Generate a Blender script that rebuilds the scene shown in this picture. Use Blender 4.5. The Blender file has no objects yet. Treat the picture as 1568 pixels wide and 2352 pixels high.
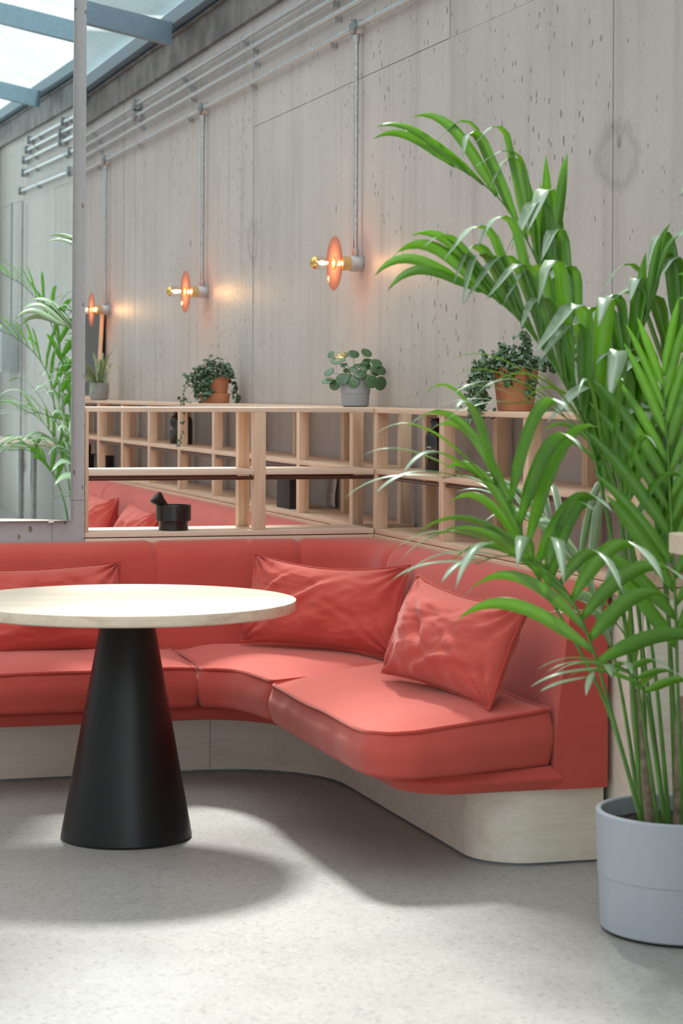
import bpy, bmesh, math, random
from mathutils import Vector, Matrix, noise
random.seed(7)
sc = bpy.context.scene
COL = sc.collection

# ------------------------------------------------------------------ camera, sky, sun, exposure
TH, ROLL, CAMH = 0.2972, 0.0047, 1.378
S, C = math.sin(TH), math.cos(TH)
cd = bpy.data.cameras.new('camera')
cd.sensor_fit = 'VERTICAL'; cd.sensor_height = 36.0
cd.lens = 36.0 * 4986.3 / 2352.0
cd.shift_y = -(1176 - 899.9) / 2352.0
cd.clip_start = 0.05; cd.clip_end = 200
cd.dof.use_dof = True; cd.dof.focus_distance = 7.9; cd.dof.aperture_fstop = 5.0
cam = bpy.data.objects.new('camera', cd); COL.objects.link(cam)
fw = Vector((S, C, 0)); r0 = Vector((C, -S, 0)); u0 = Vector((0, 0, 1))
ri = r0 * math.cos(ROLL) + u0 * math.sin(ROLL)
up = u0 * math.cos(ROLL) - r0 * math.sin(ROLL)
cam.matrix_world = Matrix(((ri.x, up.x, -fw.x, 0), (ri.y, up.y, -fw.y, 0), (ri.z, up.z, -fw.z, CAMH), (0, 0, 0, 1)))
sc.camera = cam

w = bpy.data.worlds.new('sky'); sc.world = w; w.use_nodes = True
bg = w.node_tree.nodes['Background']
bg.inputs[0].default_value = (0.95, 0.98, 1.0, 1); bg.inputs[1].default_value = 1.60

sd = bpy.data.lights.new('sun', 'SUN'); sd.energy = 4.9; sd.angle = math.radians(7.5); sd.color = (1.0, 0.97, 0.92)
sun = bpy.data.objects.new('sun', sd); COL.objects.link(sun)
sun.rotation_euler = Vector((-0.205, -0.80, -1.0)).to_track_quat('-Z', 'Y').to_euler()
sun.location = (3, 12, 9)

sc.view_settings.view_transform = 'Standard'
sc.view_settings.look = 'None'
sc.view_settings.gamma = 1.0
sc.view_settings.use_curve_mapping = False
sc.view_settings.exposure = 0.42

# ------------------------------------------------------------------ materials
def newmat(name):
    m = bpy.data.materials.new(name); m.use_nodes = True
    return m, m.node_tree.nodes, m.node_tree.links, m.node_tree.nodes['Principled BSDF']

def ramp(N, L, src, stops):
    r = N.new('ShaderNodeValToRGB'); L.new(src, r.inputs[0])
    while len(r.color_ramp.elements) < len(stops): r.color_ramp.elements.new(0.5)
    for e, (p, c) in zip(r.color_ramp.elements, stops):
        e.position = p; e.color = (c[0], c[1], c[2], 1) if len(c) == 3 else c
    return r.outputs[0]

def mapping(N, L, scale=(1, 1, 1), rot=(0, 0, 0), coord='Object', loc=(0, 0, 0)):
    t = N.new('ShaderNodeTexCoord'); mp = N.new('ShaderNodeMapping')
    mp.inputs['Scale'].default_value = scale; mp.inputs['Rotation'].default_value = rot; mp.inputs['Location'].default_value = loc
    L.new(t.outputs[coord], mp.inputs[0]); return mp.outputs[0]

def noisetex(N, L, vec, scale, detail=4, rough=0.55, dist=0):
    n = N.new('ShaderNodeTexNoise'); L.new(vec, n.inputs['Vector'])
    n.inputs['Scale'].default_value = scale; n.inputs['Detail'].default_value = detail
    n.inputs['Roughness'].default_value = rough; n.inputs['Distortion'].default_value = dist
    return n.outputs[0]

def mixc(N, L, a, b, fac, mode='MIX'):
    m = N.new('ShaderNodeMix'); m.data_type = 'RGBA'; m.blend_type = mode
    for s, v in ((m.inputs[6], a), (m.inputs[7], b)):
        if isinstance(v, tuple): s.default_value = (v[0], v[1], v[2], 1)
        else: L.new(v, s)
    if isinstance(fac, float): m.inputs[0].default_value = fac
    else: L.new(fac, m.inputs[0])
    return m.outputs[2]

def bump(N, L, p, h, strength, dist=0.002):
    b = N.new('ShaderNodeBump'); b.inputs['Strength'].default_value = strength; b.inputs['Distance'].default_value = dist
    L.new(h, b.inputs['Height']); L.new(b.outputs[0], p.inputs['Normal'])

def plain(name, col, rough=0.5, metal=0.0, spec=0.5, var=0.08, scale=30.0, bmp=0.0):
    m, N, L, p = newmat(name)
    v = mapping(N, L)
    n = noisetex(N, L, v, scale)
    c = ramp(N, L, n, [(0.3, tuple(x * (1 - var) for x in col)), (0.7, tuple(min(1, x * (1 + var)) for x in col))])
    L.new(c, p.inputs['Base Color'])
    p.inputs['Roughness'].default_value = rough; p.inputs['Metallic'].default_value = metal
    p.inputs['Specular IOR Level'].default_value = spec
    if bmp: bump(N, L, p, n, bmp)
    return m

def wood(name, light, dark, axis, rough=0.45, scale=1.0, contrast=1.0):
    m, N, L, p = newmat(name)
    sc_ = [9.0 * scale] * 3; sc_['xyz'.index(axis)] = 0.55 * scale
    rnd = N.new('ShaderNodeObjectInfo')
    v = mapping(N, L, tuple(sc_))
    add = N.new('ShaderNodeVectorMath'); add.operation = 'ADD'; L.new(v, add.inputs[0])
    comb = N.new('ShaderNodeCombineXYZ')
    mul = N.new('ShaderNodeMath'); mul.operation = 'MULTIPLY'; mul.inputs[1].default_value = 37.0
    L.new(rnd.outputs['Random'], mul.inputs[0])
    for i in range(3): L.new(mul.outputs[0], comb.inputs[i])
    L.new(comb.outputs[0], add.inputs[1])
    n1 = noisetex(N, L, add.outputs[0], 2.2, 5, 0.6, 0.8)
    n2 = noisetex(N, L, add.outputs[0], 14.0, 3, 0.6)
    c1 = ramp(N, L, n1, [(0.30, dark), (0.52, light), (0.75, tuple(min(1, x * 1.04) for x in light))])
    c2 = ramp(N, L, n2, [(0.35, (0.90, 0.88, 0.86)), (0.65, (1, 1, 1))])
    c = mixc(N, L, c1, c2, 0.7 * contrast, 'MULTIPLY')
    L.new(c, p.inputs['Base Color']); p.inputs['Roughness'].default_value = rough
    p.inputs['Specular IOR Level'].default_value = 0.35
    bump(N, L, p, n2, 0.06)
    return m

def fabric(name, col, deep):
    m, N, L, p = newmat(name)
    v = mapping(N, L)
    n = noisetex(N, L, v, 5.0, 4, 0.6)
    c = ramp(N, L, n, [(0.3, deep), (0.7, col)])
    wv = N.new('ShaderNodeTexWave'); wv.inputs['Scale'].default_value = 420; wv.inputs['Distortion'].default_value = 3.0
    wv.inputs['Detail'].default_value = 2; wv.bands_direction = 'Z'
    L.new(v, wv.inputs[0])
    c2 = mixc(N, L, c, tuple(x * 1.12 for x in col), 0.0)
    L.new(c2, p.inputs['Base Color'])
    p.inputs['Roughness'].default_value = 0.85; p.inputs['Specular IOR Level'].default_value = 0.2
    p.inputs['Sheen Weight'].default_value = 0.38; p.inputs['Sheen Roughness'].default_value = 0.5
    p.inputs['Sheen Tint'].default_value = (1, 0.82, 0.76, 1)
    n2 = noisetex(N, L, v, 350.0, 2)
    bump(N, L, p, n2, 0.15, 0.001)
    return m

def concrete_wall(name, tint=(1, 1, 1), rings=()):
    m, N, L, p = newmat(name)
    v = mapping(N, L, (1, 1, 1))
    big = noisetex(N, L, v, 0.9, 4, 0.6)
    st = noisetex(N, L, mapping(N, L, (6, 6, 0.35)), 1.6, 5, 0.65)
    base = ramp(N, L, big, [(0.25, tuple(a * b for a, b in zip((0.44, 0.405, 0.385), tint))), (0.75, tuple(a * b for a, b in zip((0.57, 0.535, 0.51), tint)))])
    streak = ramp(N, L, st, [(0.30, (0.80, 0.79, 0.77)), (0.5, (1, 1, 1)), (0.72, (1.0, 1.0, 1.0)), (0.85, (1.06, 1.06, 1.06))])
    c = mixc(N, L, base, streak, 0.8, 'MULTIPLY')
    fine = noisetex(N, L, v, 40, 4, 0.7)
    cf = ramp(N, L, fine, [(0.3, (0.92, 0.91, 0.90)), (0.7, (1.05, 1.05, 1.05))])
    c = mixc(N, L, c, cf, 0.8, 'MULTIPLY')
    if rings:
        sp3 = N.new('ShaderNodeSeparateXYZ'); L.new(v, sp3.inputs[0])
        for (cy, cz, ry, rz) in rings:
            def M_(op, a, b):
                n_ = N.new('ShaderNodeMath'); n_.operation = op
                for s_, q in zip(n_.inputs, (a, b)):
                    if isinstance(q, (int, float)): s_.default_value = q
                    else: L.new(q, s_)
                return n_.outputs[0]
            dy = M_('DIVIDE', M_('SUBTRACT', sp3.outputs[1], cy), ry); dz = M_('DIVIDE', M_('SUBTRACT', sp3.outputs[2], cz), rz)
            dd = M_('SQRT', M_('ADD', M_('MULTIPLY', dy, dy), M_('MULTIPLY', dz, dz)), 0.0)
            dd = M_('ADD', dd, M_('MULTIPLY', noisetex(N, L, v, 9, 5, 0.75), 1.0))
            c = mixc(N, L, c, ramp(N, L, M_('MULTIPLY', dd, 0.5), [(0.0, (0.86, 0.85, 0.84)), (0.48, (0.94, 0.935, 0.93)), (0.56, (0.78, 0.77, 0.76)), (0.63, (0.86, 0.855, 0.85)), (0.70, (1, 1, 1))]), 1.0, 'MULTIPLY')
    # pin holes, stretched along the pour
    vo = N.new('ShaderNodeTexVoronoi'); vo.inputs['Scale'].default_value = 30
    wob = noisetex(N, L, v, 9, 2)
    mv = mapping(N, L, (1, 1, 0.55), (0.25, 0, 0))
    va = N.new('ShaderNodeVectorMath'); va.operation = 'ADD'; L.new(mv, va.inputs[0])
    vs = N.new('ShaderNodeVectorMath'); vs.operation = 'SCALE'; vs.inputs['Scale'].default_value = 0.02
    cx = N.new('ShaderNodeCombineXYZ'); L.new(wob, cx.inputs[1]); L.new(wob, cx.inputs[2])
    L.new(cx.outputs[0], vs.inputs[0]); L.new(vs.outputs[0], va.inputs[1])
    L.new(va.outputs[0], vo.inputs['Vector'])
    sz = noisetex(N, L, v, 1.3, 2)
    th = N.new('ShaderNodeMath'); th.operation = 'MULTIPLY_ADD'; L.new(sz, th.inputs[0]); th.inputs[1].default_value = 0.75; th.inputs[2].default_value = -0.20
    # only some cells carry a hole
    wn = N.new('ShaderNodeSeparateColor'); L.new(vo.outputs['Color'], wn.inputs[0])
    th2 = N.new('ShaderNodeMath'); th2.operation = 'MULTIPLY'; L.new(th.outputs[0], th2.inputs[0])
    pw = N.new('ShaderNodeMath'); pw.operation = 'POWER'; L.new(wn.outputs[0], pw.inputs[0]); pw.inputs[1].default_value = 2.2
    L.new(pw.outputs[0], th2.inputs[1])
    lt = N.new('ShaderNodeMath'); lt.operation = 'LESS_THAN'; L.new(vo.outputs['Distance'], lt.inputs[0]); L.new(th2.outputs[0], lt.inputs[1])
    c = mixc(N, L, c, (0.25, 0.22, 0.19), lt.outputs[0])
    L.new(c, p.inputs['Base Color'])
    p.inputs['Roughness'].default_value = 0.5; p.inputs['Specular IOR Level'].default_value = 0.35
    inv = N.new('ShaderNodeMath'); inv.operation = 'SUBTRACT'; inv.inputs[0].default_value = 1; L.new(lt.outputs[0], inv.inputs[1])
    ad = N.new('ShaderNodeMath'); ad.operation = 'MULTIPLY_ADD'; L.new(fine, ad.inputs[0]); ad.inputs[1].default_value = 0.25; L.new(inv.outputs[0], ad.inputs[2])
    bump(N, L, p, ad.outputs[0], 0.35, 0.003)
    return m

def floor_mat():
    m, N, L, p = newmat('polished_concrete')
    v = mapping(N, L)
    big = noisetex(N, L, v, 1.1, 4, 0.6)
    base = ramp(N, L, big, [(0.3, (0.315, 0.303, 0.288)), (0.7, (0.395, 0.383, 0.368))])
    vo = N.new('ShaderNodeTexVoronoi'); vo.inputs['Scale'].default_value = 95; L.new(v, vo.inputs['Vector'])
    sepc = N.new('ShaderNodeSeparateColor'); L.new(vo.outputs['Color'], sepc.inputs[0])
    agg = ramp(N, L, sepc.outputs[0], [(0.0, (0.62, 0.60, 0.57)), (0.06, (0.80, 0.79, 0.77)), (0.35, (1, 1, 1)), (0.9, (1.0, 1.0, 1.0)), (1.0, (1.22, 1.2, 1.15))])
    fine = noisetex(N, L, v, 160, 3, 0.7)
    cf = ramp(N, L, fine, [(0.3, (0.80, 0.79, 0.78)), (0.7, (1.12, 1.12, 1.12))])
    c = mixc(N, L, base, agg, 0.75, 'MULTIPLY')
    c = mixc(N, L, c, cf, 0.75, 'MULTIPLY')
    vo2 = N.new('ShaderNodeTexVoronoi'); vo2.inputs['Scale'].default_value = 26; L.new(v, vo2.inputs['Vector'])
    s2 = N.new('ShaderNodeSeparateColor'); L.new(vo2.outputs['Color'], s2.inputs[0])
    mm = N.new('ShaderNodeMath'); mm.operation = 'MULTIPLY'; mm.inputs[1].default_value = 0.17; L.new(s2.outputs[1], mm.inputs[0])
    lt = N.new('ShaderNodeMath'); lt.operation = 'LESS_THAN'; L.new(vo2.outputs['Distance'], lt.inputs[0]); L.new(mm.outputs[0], lt.inputs[1])
    c = mixc(N, L, c, (0.24, 0.24, 0.25), lt.outputs[0])
    L.new(c, p.inputs['Base Color'])
    rr = ramp(N, L, big, [(0.3, (0.34, 0.34, 0.34)), (0.7, (0.46, 0.46, 0.46))])
    L.new(rr, p.inputs['Roughness']); p.inputs['Specular IOR Level'].default_value = 0.4
    return m

def thin_glass(name, tint, gloss=0.06, rough=0.02, tr=1.0):
    m = bpy.data.materials.new(name); m.use_nodes = True
    N = m.node_tree.nodes; L = m.node_tree.links; N.clear()
    out = N.new('ShaderNodeOutputMaterial'); t = N.new('ShaderNodeBsdfTransparent'); g = N.new('ShaderNodeBsdfGlossy')
    v = mapping(N, L, (1, 1, 1)); n = noisetex(N, L, v, 2.5, 4, 0.6)
    c = ramp(N, L, n, [(0.3, tuple(x * 0.93 for x in tint)), (0.7, tint)])
    L.new(c, t.inputs[0]); g.inputs['Roughness'].default_value = rough
    fr = N.new('ShaderNodeLayerWeight'); fr.inputs[0].default_value = 0.25
    mu = N.new('ShaderNodeMath'); mu.operation = 'MULTIPLY_ADD'; mu.inputs[1].default_value = 0.35; mu.inputs[2].default_value = gloss; mu.use_clamp = True
    L.new(fr.outputs['Facing'], mu.inputs[0])
    mx = N.new('ShaderNodeMixShader'); L.new(mu.outputs[0], mx.inputs[0]); L.new(t.outputs[0], mx.inputs[1]); L.new(g.outputs[0], mx.inputs[2])
    L.new(mx.outputs[0], out.inputs[0])
    return m

def leaf_mat(name, dark, light, trans, rough=0.32, tw=0.4, spec=0.6, stripe=None, sheen=0.0):
    m = bpy.data.materials.new(name); m.use_nodes = True
    N = m.node_tree.nodes; L = m.node_tree.links; p = N['Principled BSDF']; out = N['Material Output']
    oi = N.new('ShaderNodeObjectInfo')
    v = mapping(N, L, (1, 1, 1)); n = noisetex(N, L, v, 14, 3)
    ad = N.new('ShaderNodeMath'); ad.operation = 'MULTIPLY_ADD'; ad.inputs[1].default_value = 0.5; ad.inputs[2].default_value = 0.0
    L.new(oi.outputs['Random'], ad.inputs[0])
    a2 = N.new('ShaderNodeMath'); a2.operation = 'MULTIPLY_ADD'; a2.inputs[1].default_value = 0.5; L.new(n, a2.inputs[0]); L.new(ad.outputs[0], a2.inputs[2])
    c = ramp(N, L, a2.outputs[0], [(0.15, dark), (0.85, light)])
    uv = N.new('ShaderNodeUVMap')
    sep = N.new('ShaderNodeSeparateXYZ'); L.new(uv.outputs[0], sep.inputs[0])
    if stripe:
        d = N.new('ShaderNodeMath'); d.operation = 'SUBTRACT'; L.new(sep.outputs[0], d.inputs[0]); d.inputs[1].default_value = 0.5
        ab = N.new('ShaderNodeMath'); ab.operation = 'ABSOLUTE'; L.new(d.outputs[0], ab.inputs[0])
        gt = N.new('ShaderNodeMath'); gt.operation = 'GREATER_THAN'; L.new(ab.outputs[0], gt.inputs[0]); gt.inputs[1].default_value = 0.30
        c = mixc(N, L, c, stripe, gt.outputs[0])
    else:
        sn = N.new('ShaderNodeMath'); sn.operation = 'SINE'
        ml = N.new('ShaderNodeMath'); ml.operation = 'MULTIPLY'; ml.inputs[1].default_value = 44.0; L.new(sep.outputs[0], ml.inputs[0]); L.new(ml.outputs[0], sn.inputs[0])
        cs = ramp(N, L, sn.outputs[0], [(0.0, (0.93, 0.93, 0.93)), (1.0, (1, 1, 1))])
        c = mixc(N, L, c, cs, 1.0, 'MULTIPLY')
    L.new(c, p.inputs['Base Color']); p.inputs['Roughness'].default_value = rough; p.inputs['Specular IOR Level'].default_value = spec; p.inputs['IOR'].default_value = 1.95
    p.inputs['Sheen Weight'].default_value = sheen; p.inputs['Sheen Roughness'].default_value = 0.3; p.inputs['Sheen Tint'].default_value = (0.92, 1.0, 0.95, 1)
    tb = N.new('ShaderNodeBsdfTranslucent')
    tc = mixc(N, L, c, trans, 0.65)
    L.new(tc, tb.inputs[0])
    mx = N.new('ShaderNodeMixShader'); mx.inputs[0].default_value = tw
    L.new(p.outputs[0], mx.inputs[1]); L.new(tb.outputs[0], mx.inputs[2]); L.new(mx.outputs[0], out.inputs[0])
    return m

def emis(name, col, st):
    m, N, L, p = newmat(name)
    p.inputs['Base Color'].default_value = (*col, 1)
    p.inputs['Emission Color'].default_value = (*col, 1); p.inputs['Emission Strength'].default_value = st
    return m

M = {}
M['floor'] = floor_mat()
M['wall'] = concrete_wall('cast_concrete', rings=((6.44, 2.14, 0.22, 0.14), (11.07, 2.17, 0.14, 0.14)))
M['column'] = concrete_wall('column_concrete', (0.88, 0.95, 1.03))
M['joint'] = plain('joint_grout', (0.20, 0.18, 0.16), 0.9, bmp=0.3)
M['stain'] = plain('tie_hole_plug', (0.34, 0.32, 0.30), 0.8, var=0.2, bmp=0.4)
M['white'] = plain('white_plaster', (0.78, 0.78, 0.76), 0.8)
M['wood_x'] = wood('maple_along_x', (0.83, 0.67, 0.54), (0.73, 0.56, 0.42), 'x')
M['wood_y'] = wood('maple_along_y', (0.79, 0.585, 0.43), (0.68, 0.475, 0.33), 'y')
M['wood_z'] = wood('maple_along_z', (0.79, 0.585, 0.42), (0.65, 0.43, 0.28), 'z')
M['ply'] = wood('maple_plywood', (0.86, 0.79, 0.69), (0.78, 0.69, 0.58), 'x', 0.4, 0.8)
M['table'] = wood('pale_ash', (0.82, 0.69, 0.55), (0.66, 0.49, 0.35), 'x', 0.4, 0.75, 1.2)
M['red'] = fabric('brick_red_linen', (0.60, 0.096, 0.076), (0.54, 0.078, 0.060))
M['pipe_red'] = fabric('brick_red_piping', (0.52, 0.062, 0.045), (0.46, 0.05, 0.036))
M['black'] = plain('black_powder_coat', (0.004, 0.0045, 0.0055), 0.36, spec=0.45, bmp=0.02, scale=200)
M['stone'] = plain('black_granite', (0.02, 0.019, 0.018), 0.28, var=0.6, scale=120)
M['bronze'] = plain('dark_bronze_rod', (0.13, 0.075, 0.06), 0.35, 0.7)
M['steel'] = plain('galvanised_steel', (0.56, 0.57, 0.58), 0.32, 0.9, var=0.18, scale=60)
M['castiron'] = plain('cast_zinc', (0.52, 0.53, 0.54), 0.45, 0.6, var=0.12, scale=50)
M['lid'] = plain('zinc_lid', (0.22, 0.25, 0.27), 0.5, 0.5, var=0.15)
M['frame'] = plain('blue_grey_steel_paint', (0.13, 0.20, 0.255), 0.4, 0.1)
M['angle'] = plain('mill_scale_steel', (0.16, 0.145, 0.135), 0.5, 0.4, var=0.5, scale=6)
M['roofglass'] = thin_glass('roof_glass', (0.965, 0.99, 0.985), 0.02, 0.03)
M['winglass'] = thin_glass('window_glass', (0.95, 0.985, 0.98), 0.02)
M['bulbglass'] = thin_glass('clear_bulb_glass', (1.0, 0.95, 0.86), 0.05)
M['brass'] = plain('brass', (0.83, 0.60, 0.28), 0.25, 1.0)
M['gold'] = plain('gold_mirror_cap', (0.75, 0.50, 0.16), 0.08, 1.0, var=0.02)
M['filament'] = emis('glowing_filament', (1.0, 0.62, 0.26), 120.0)
M['greypot'] = plain('grey_plastic', (0.36, 0.375, 0.40), 0.45, var=0.03)
M['greypot_warm'] = plain('grey_ceramic', (0.34, 0.335, 0.33), 0.55, var=0.04)
M['bigpot'] = plain('pale_grey_plastic', (0.44, 0.475, 0.54), 0.42, var=0.02)
M['terracotta'] = plain('terracotta', (0.56, 0.225, 0.115), 0.75, var=0.16, scale=14)
M['soil'] = plain('potting_soil', (0.035, 0.024, 0.018), 0.95, var=0.6, scale=70, bmp=1.0)
M['bark'] = plain('palm_bark', (0.30, 0.23, 0.17), 0.8, var=0.45, scale=40, bmp=0.6)
M['stem'] = plain('palm_stem', (0.10, 0.24, 0.04), 0.4, var=0.25, scale=12)
M['palm'] = leaf_mat('palm_leaflet', (0.06, 0.23, 0.012), (0.16, 0.42, 0.025), (0.62, 0.95, 0.05), 0.34, 0.58, 0.7)
M['palm_sky_gloss'] = leaf_mat('palm_leaflet_sky_gloss', (0.30, 0.44, 0.28), (0.52, 0.64, 0.50), (0.50, 0.80, 0.12), 0.30, 0.30, 1.0, sheen=0.35)  # silvery base colour stands in for sky gleam on upper sides
M['pilea'] = leaf_mat('pilea_leaf', (0.045, 0.15, 0.045), (0.09, 0.24, 0.07), (0.25, 0.5, 0.06), 0.3, 0.25)
M['ivy'] = leaf_mat('ivy_leaf', (0.03, 0.10, 0.03), (0.10, 0.23, 0.06), (0.28, 0.48, 0.08), 0.35, 0.25)
M['spider'] = leaf_mat('spider_leaf', (0.10, 0.26, 0.05), (0.17, 0.36, 0.08), (0.4, 0.6, 0.12), 0.35, 0.3, stripe=(0.66, 0.68, 0.45))
M['thinstem'] = plain('thin_green_stem', (0.22, 0.30, 0.10), 0.5)
M['bottle'] = plain('violet_black_glass', (0.008, 0.006, 0.006), 0.06, spec=0.8, var=0.0)
M['print'] = plain('white_print', (0.85, 0.84, 0.82), 0.6)
M['ink'] = plain('grey_ink', (0.35, 0.30, 0.29), 0.7)
M['paper'] = plain('paper', (0.80, 0.76, 0.74), 0.8, var=0.02)
M['char'] = wood('charred_timber', (0.028, 0.02, 0.018), (0.006, 0.005, 0.005), 'z', 0.55, 2.0)
M['chalk'] = plain('black_board', (0.012, 0.016, 0.018), 0.35, var=0.3)
M['teal'] = fabric('teal_wool', (0.03, 0.115, 0.13), (0.02, 0.085, 0.10))
M['boxgrey'] = plain('grey_enclosure', (0.55, 0.58, 0.59), 0.4)
M['facade'] = plain('pale_facade', (0.27, 0.35, 0.365), 0.8, var=0.15, scale=0.4)
M['facade_glass'] = plain('facade_window', (0.16, 0.22, 0.24), 0.15)
M['facade_trim'] = plain('facade_trim', (0.72, 0.76, 0.76), 0.7)
M['rubber'] = plain('dark_rubber', (0.03, 0.03, 0.03), 0.8)

# mirror: silvered face with a faint green cast
mm_, N_, L_, p_ = newmat('silver_mirror')
p_.inputs['Base Color'].default_value = (0.86, 0.93, 0.92, 1); p_.inputs['Metallic'].default_value = 1.0; p_.inputs['Roughness'].default_value = 0.0
M['mirror'] = mm_
M['mirror_edge'] = plain('ground_glass_edge', (0.68, 0.80, 0.84), 0.25)
# tinted shade disc: lets warm light through and keeps a soft copper film
md = bpy.data.materials.new('copper_glass'); md.use_nodes = True
N_ = md.node_tree.nodes; L_ = md.node_tree.links; p_ = N_['Principled BSDF']; o_ = N_['Material Output']
v_ = mapping(N_, L_); n_ = noisetex(N_, L_, v_, 20)
L_.new(ramp(N_, L_, n_, [(0.3, (0.44, 0.22, 0.17)), (0.7, (0.50, 0.26, 0.21))]), p_.inputs['Base Color'])
p_.inputs['Roughness'].default_value = 0.15
t_ = N_.new('ShaderNodeBsdfTransparent'); t_.inputs[0].default_value = (0.86, 0.55, 0.42, 1)
x_ = N_.new('ShaderNodeMixShader'); x_.inputs[0].default_value = 0.62
L_.new(p_.outputs[0], x_.inputs[1]); L_.new(t_.outputs[0], x_.inputs[2]); L_.new(x_.outputs[0], o_.inputs[0])
M['disc'] = md

# ------------------------------------------------------------------ builders
def thing(name, label, cat, loc=(0, 0, 0), rotz=0.0, group=None):
    o = bpy.data.objects.new(name, None); COL.objects.link(o); o.empty_display_size = 0.05
    o.location = loc; o.rotation_euler = (0, 0, rotz)
    o['label'] = label; o['category'] = cat
    if group: o['group'] = group
    return o

def tag(o, label, cat, group=None, kind=None):
    o['label'] = label; o['category'] = cat
    if group: o['group'] = group
    if kind: o['kind'] = kind
    return o

def struct(o, label=None):
    o['kind'] = 'structure'
    if label: o['label'] = label
    return o

def link(name, me, mat, parent=None, smooth=False, loc=None):
    if mat is not None:
        me.materials.clear(); me.materials.append(M[mat] if isinstance(mat, str) else mat)
    if smooth:
        for f in me.polygons: f.use_smooth = True
    o = bpy.data.objects.new(name, me); COL.objects.link(o)
    if parent is not None: o.parent = parent
    if loc is not None: o.location = loc
    return o

def bm_obj(name, bm, mat, parent=None, smooth=False, loc=None, sharp=None):
    me = bpy.data.meshes.new(name); bmesh.ops.recalc_face_normals(bm, faces=bm.faces[:]); bm.to_mesh(me); bm.free()
    o = link(name, me, mat, parent, smooth, loc)
    if sharp is not None and smooth:
        me.set_sharp_from_angle(angle=math.radians(sharp))
    return o

def bm_box(bm, x0, x1, y0, y1, z0, z1):
    v = [bm.verts.new(p) for p in ((x0, y0, z0), (x1, y0, z0), (x1, y1, z0), (x0, y1, z0), (x0, y0, z1), (x1, y0, z1), (x1, y1, z1), (x0, y1, z1))]
    for f in ((0, 3, 2, 1), (4, 5, 6, 7), (0, 1, 5, 4), (1, 2, 6, 5), (2, 3, 7, 6), (3, 0, 4, 7)):
        bm.faces.new([v[i] for i in f])
    return v

def box(name, x0, x1, y0, y1, z0, z1, mat, parent=None, bev=0.0):
    """box whose object origin is its own centre, so grain is not shared by neighbours"""
    cx, cy, cz = (x0 + x1) / 2, (y0 + y1) / 2, (z0 + z1) / 2
    bm = bmesh.new(); bm_box(bm, x0 - cx, x1 - cx, y0 - cy, y1 - cy, z0 - cz, z1 - cz)
    if bev: bmesh.ops.bevel(bm, geom=bm.edges[:], offset=bev, segments=2, profile=0.6, affect='EDGES')
    return bm_obj(name, bm, mat, parent, smooth=bool(bev), loc=(cx, cy, cz), sharp=40 if bev else None)

def frame_at(d):
    d = Vector(d).normalized()
    a = Vector((0, 0, 1)) if abs(d.z) < 0.95 else Vector((1, 0, 0))
    s = d.cross(a).normalized(); return s, s.cross(d).normalized()

def bm_tube(bm, pts, rad, seg=10, cap=True, closed=False):
    pts = [Vector(p) for p in pts]; n = len(pts)
    rads = rad if isinstance(rad, (list, tuple)) else [rad] * n
    rings = []; prev = None
    for i, p in enumerate(pts):
        if closed: d = pts[(i + 1) % n] - pts[i - 1]
        else: d = pts[min(i + 1, n - 1)] - pts[max(i - 1, 0)]
        d.normalize()
        if prev is None: s, t = frame_at(d)
        else:
            s = prev - d * prev.dot(d)
            if s.length < 1e-6: s, _ = frame_at(d)
            s.normalize()
            t = s.cross(d)
        prev = s
        rings.append([bm.verts.new(p + (s * math.cos(a) + t * math.sin(a)) * rads[i]) for a in (2 * math.pi * k / seg for k in range(seg))])
    m = n if closed else n - 1
    for i in range(m):
        a, b = rings[i], rings[(i + 1) % n]
        for k in range(seg):
            bm.faces.new((a[k], a[(k + 1) % seg], b[(k + 1) % seg], b[k]))
    if cap and not closed:
        bm.faces.new(rings[0]); bm.faces.new(rings[-1][::-1])

def tube(name, pts, rad, mat, parent=None, seg=10, closed=False):
    bm = bmesh.new(); bm_tube(bm, pts, rad, seg, True, closed)
    return bm_obj(name, bm, mat, parent, True, sharp=50)

def bm_lathe(bm, prof, seg=40, axis='z', org=(0, 0, 0)):
    org = Vector(org); rings = []
    for r, h in prof:
        if r < 1e-6:
            rings.append([bm.verts.new(org + ax(axis, 0, 0, h))]); continue
        rings.append([bm.verts.new(org + ax(axis, r * math.cos(2 * math.pi * k / seg), r * math.sin(2 * math.pi * k / seg), h)) for k in range(seg)])
    for a, b in zip(rings, rings[1:]):
        for k in range(seg):
            k2 = (k + 1) % seg
            if len(a) == 1 and len(b) == 1: continue
            if len(a) == 1: bm.faces.new((a[0], b[k], b[k2]))
            elif len(b) == 1: bm.faces.new((a[k], a[k2], b[0]))
            else: bm.faces.new((a[k], a[k2], b[k2], b[k]))

def ax(axis, u, v, h):
    if axis == 'z': return Vector((u, v, h))
    if axis == 'x': return Vector((h, u, v))
    return Vector((u, h, v))

def lathe(name, prof, mat, parent=None, seg=40, axis='z', org=(0, 0, 0), sharp=35, loc=None):
    bm = bmesh.new(); bm_lathe(bm, prof, seg, axis, org)
    return bm_obj(name, bm, mat, parent, True, loc=loc, sharp=sharp)

def copy_tree(o, parent=None):
    c = o.copy(); COL.objects.link(c); c.parent = parent
    for ch in list(o.children): copy_tree(ch, c)
    return c

# ------------------------------------------------------------------ room shell
XW = 2.90            # face of the concrete wall
Y0, Y1 = -4.6, 19.0  # ends of the hall
XL = -5.0
o = box('floor', XL - 0.2, XW + 0.3, Y0 - 0.3, Y1 + 0.3, -0.25, 0.0, 'floor'); struct(o, 'polished grey concrete floor')
o.location.z = -0.125

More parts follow.
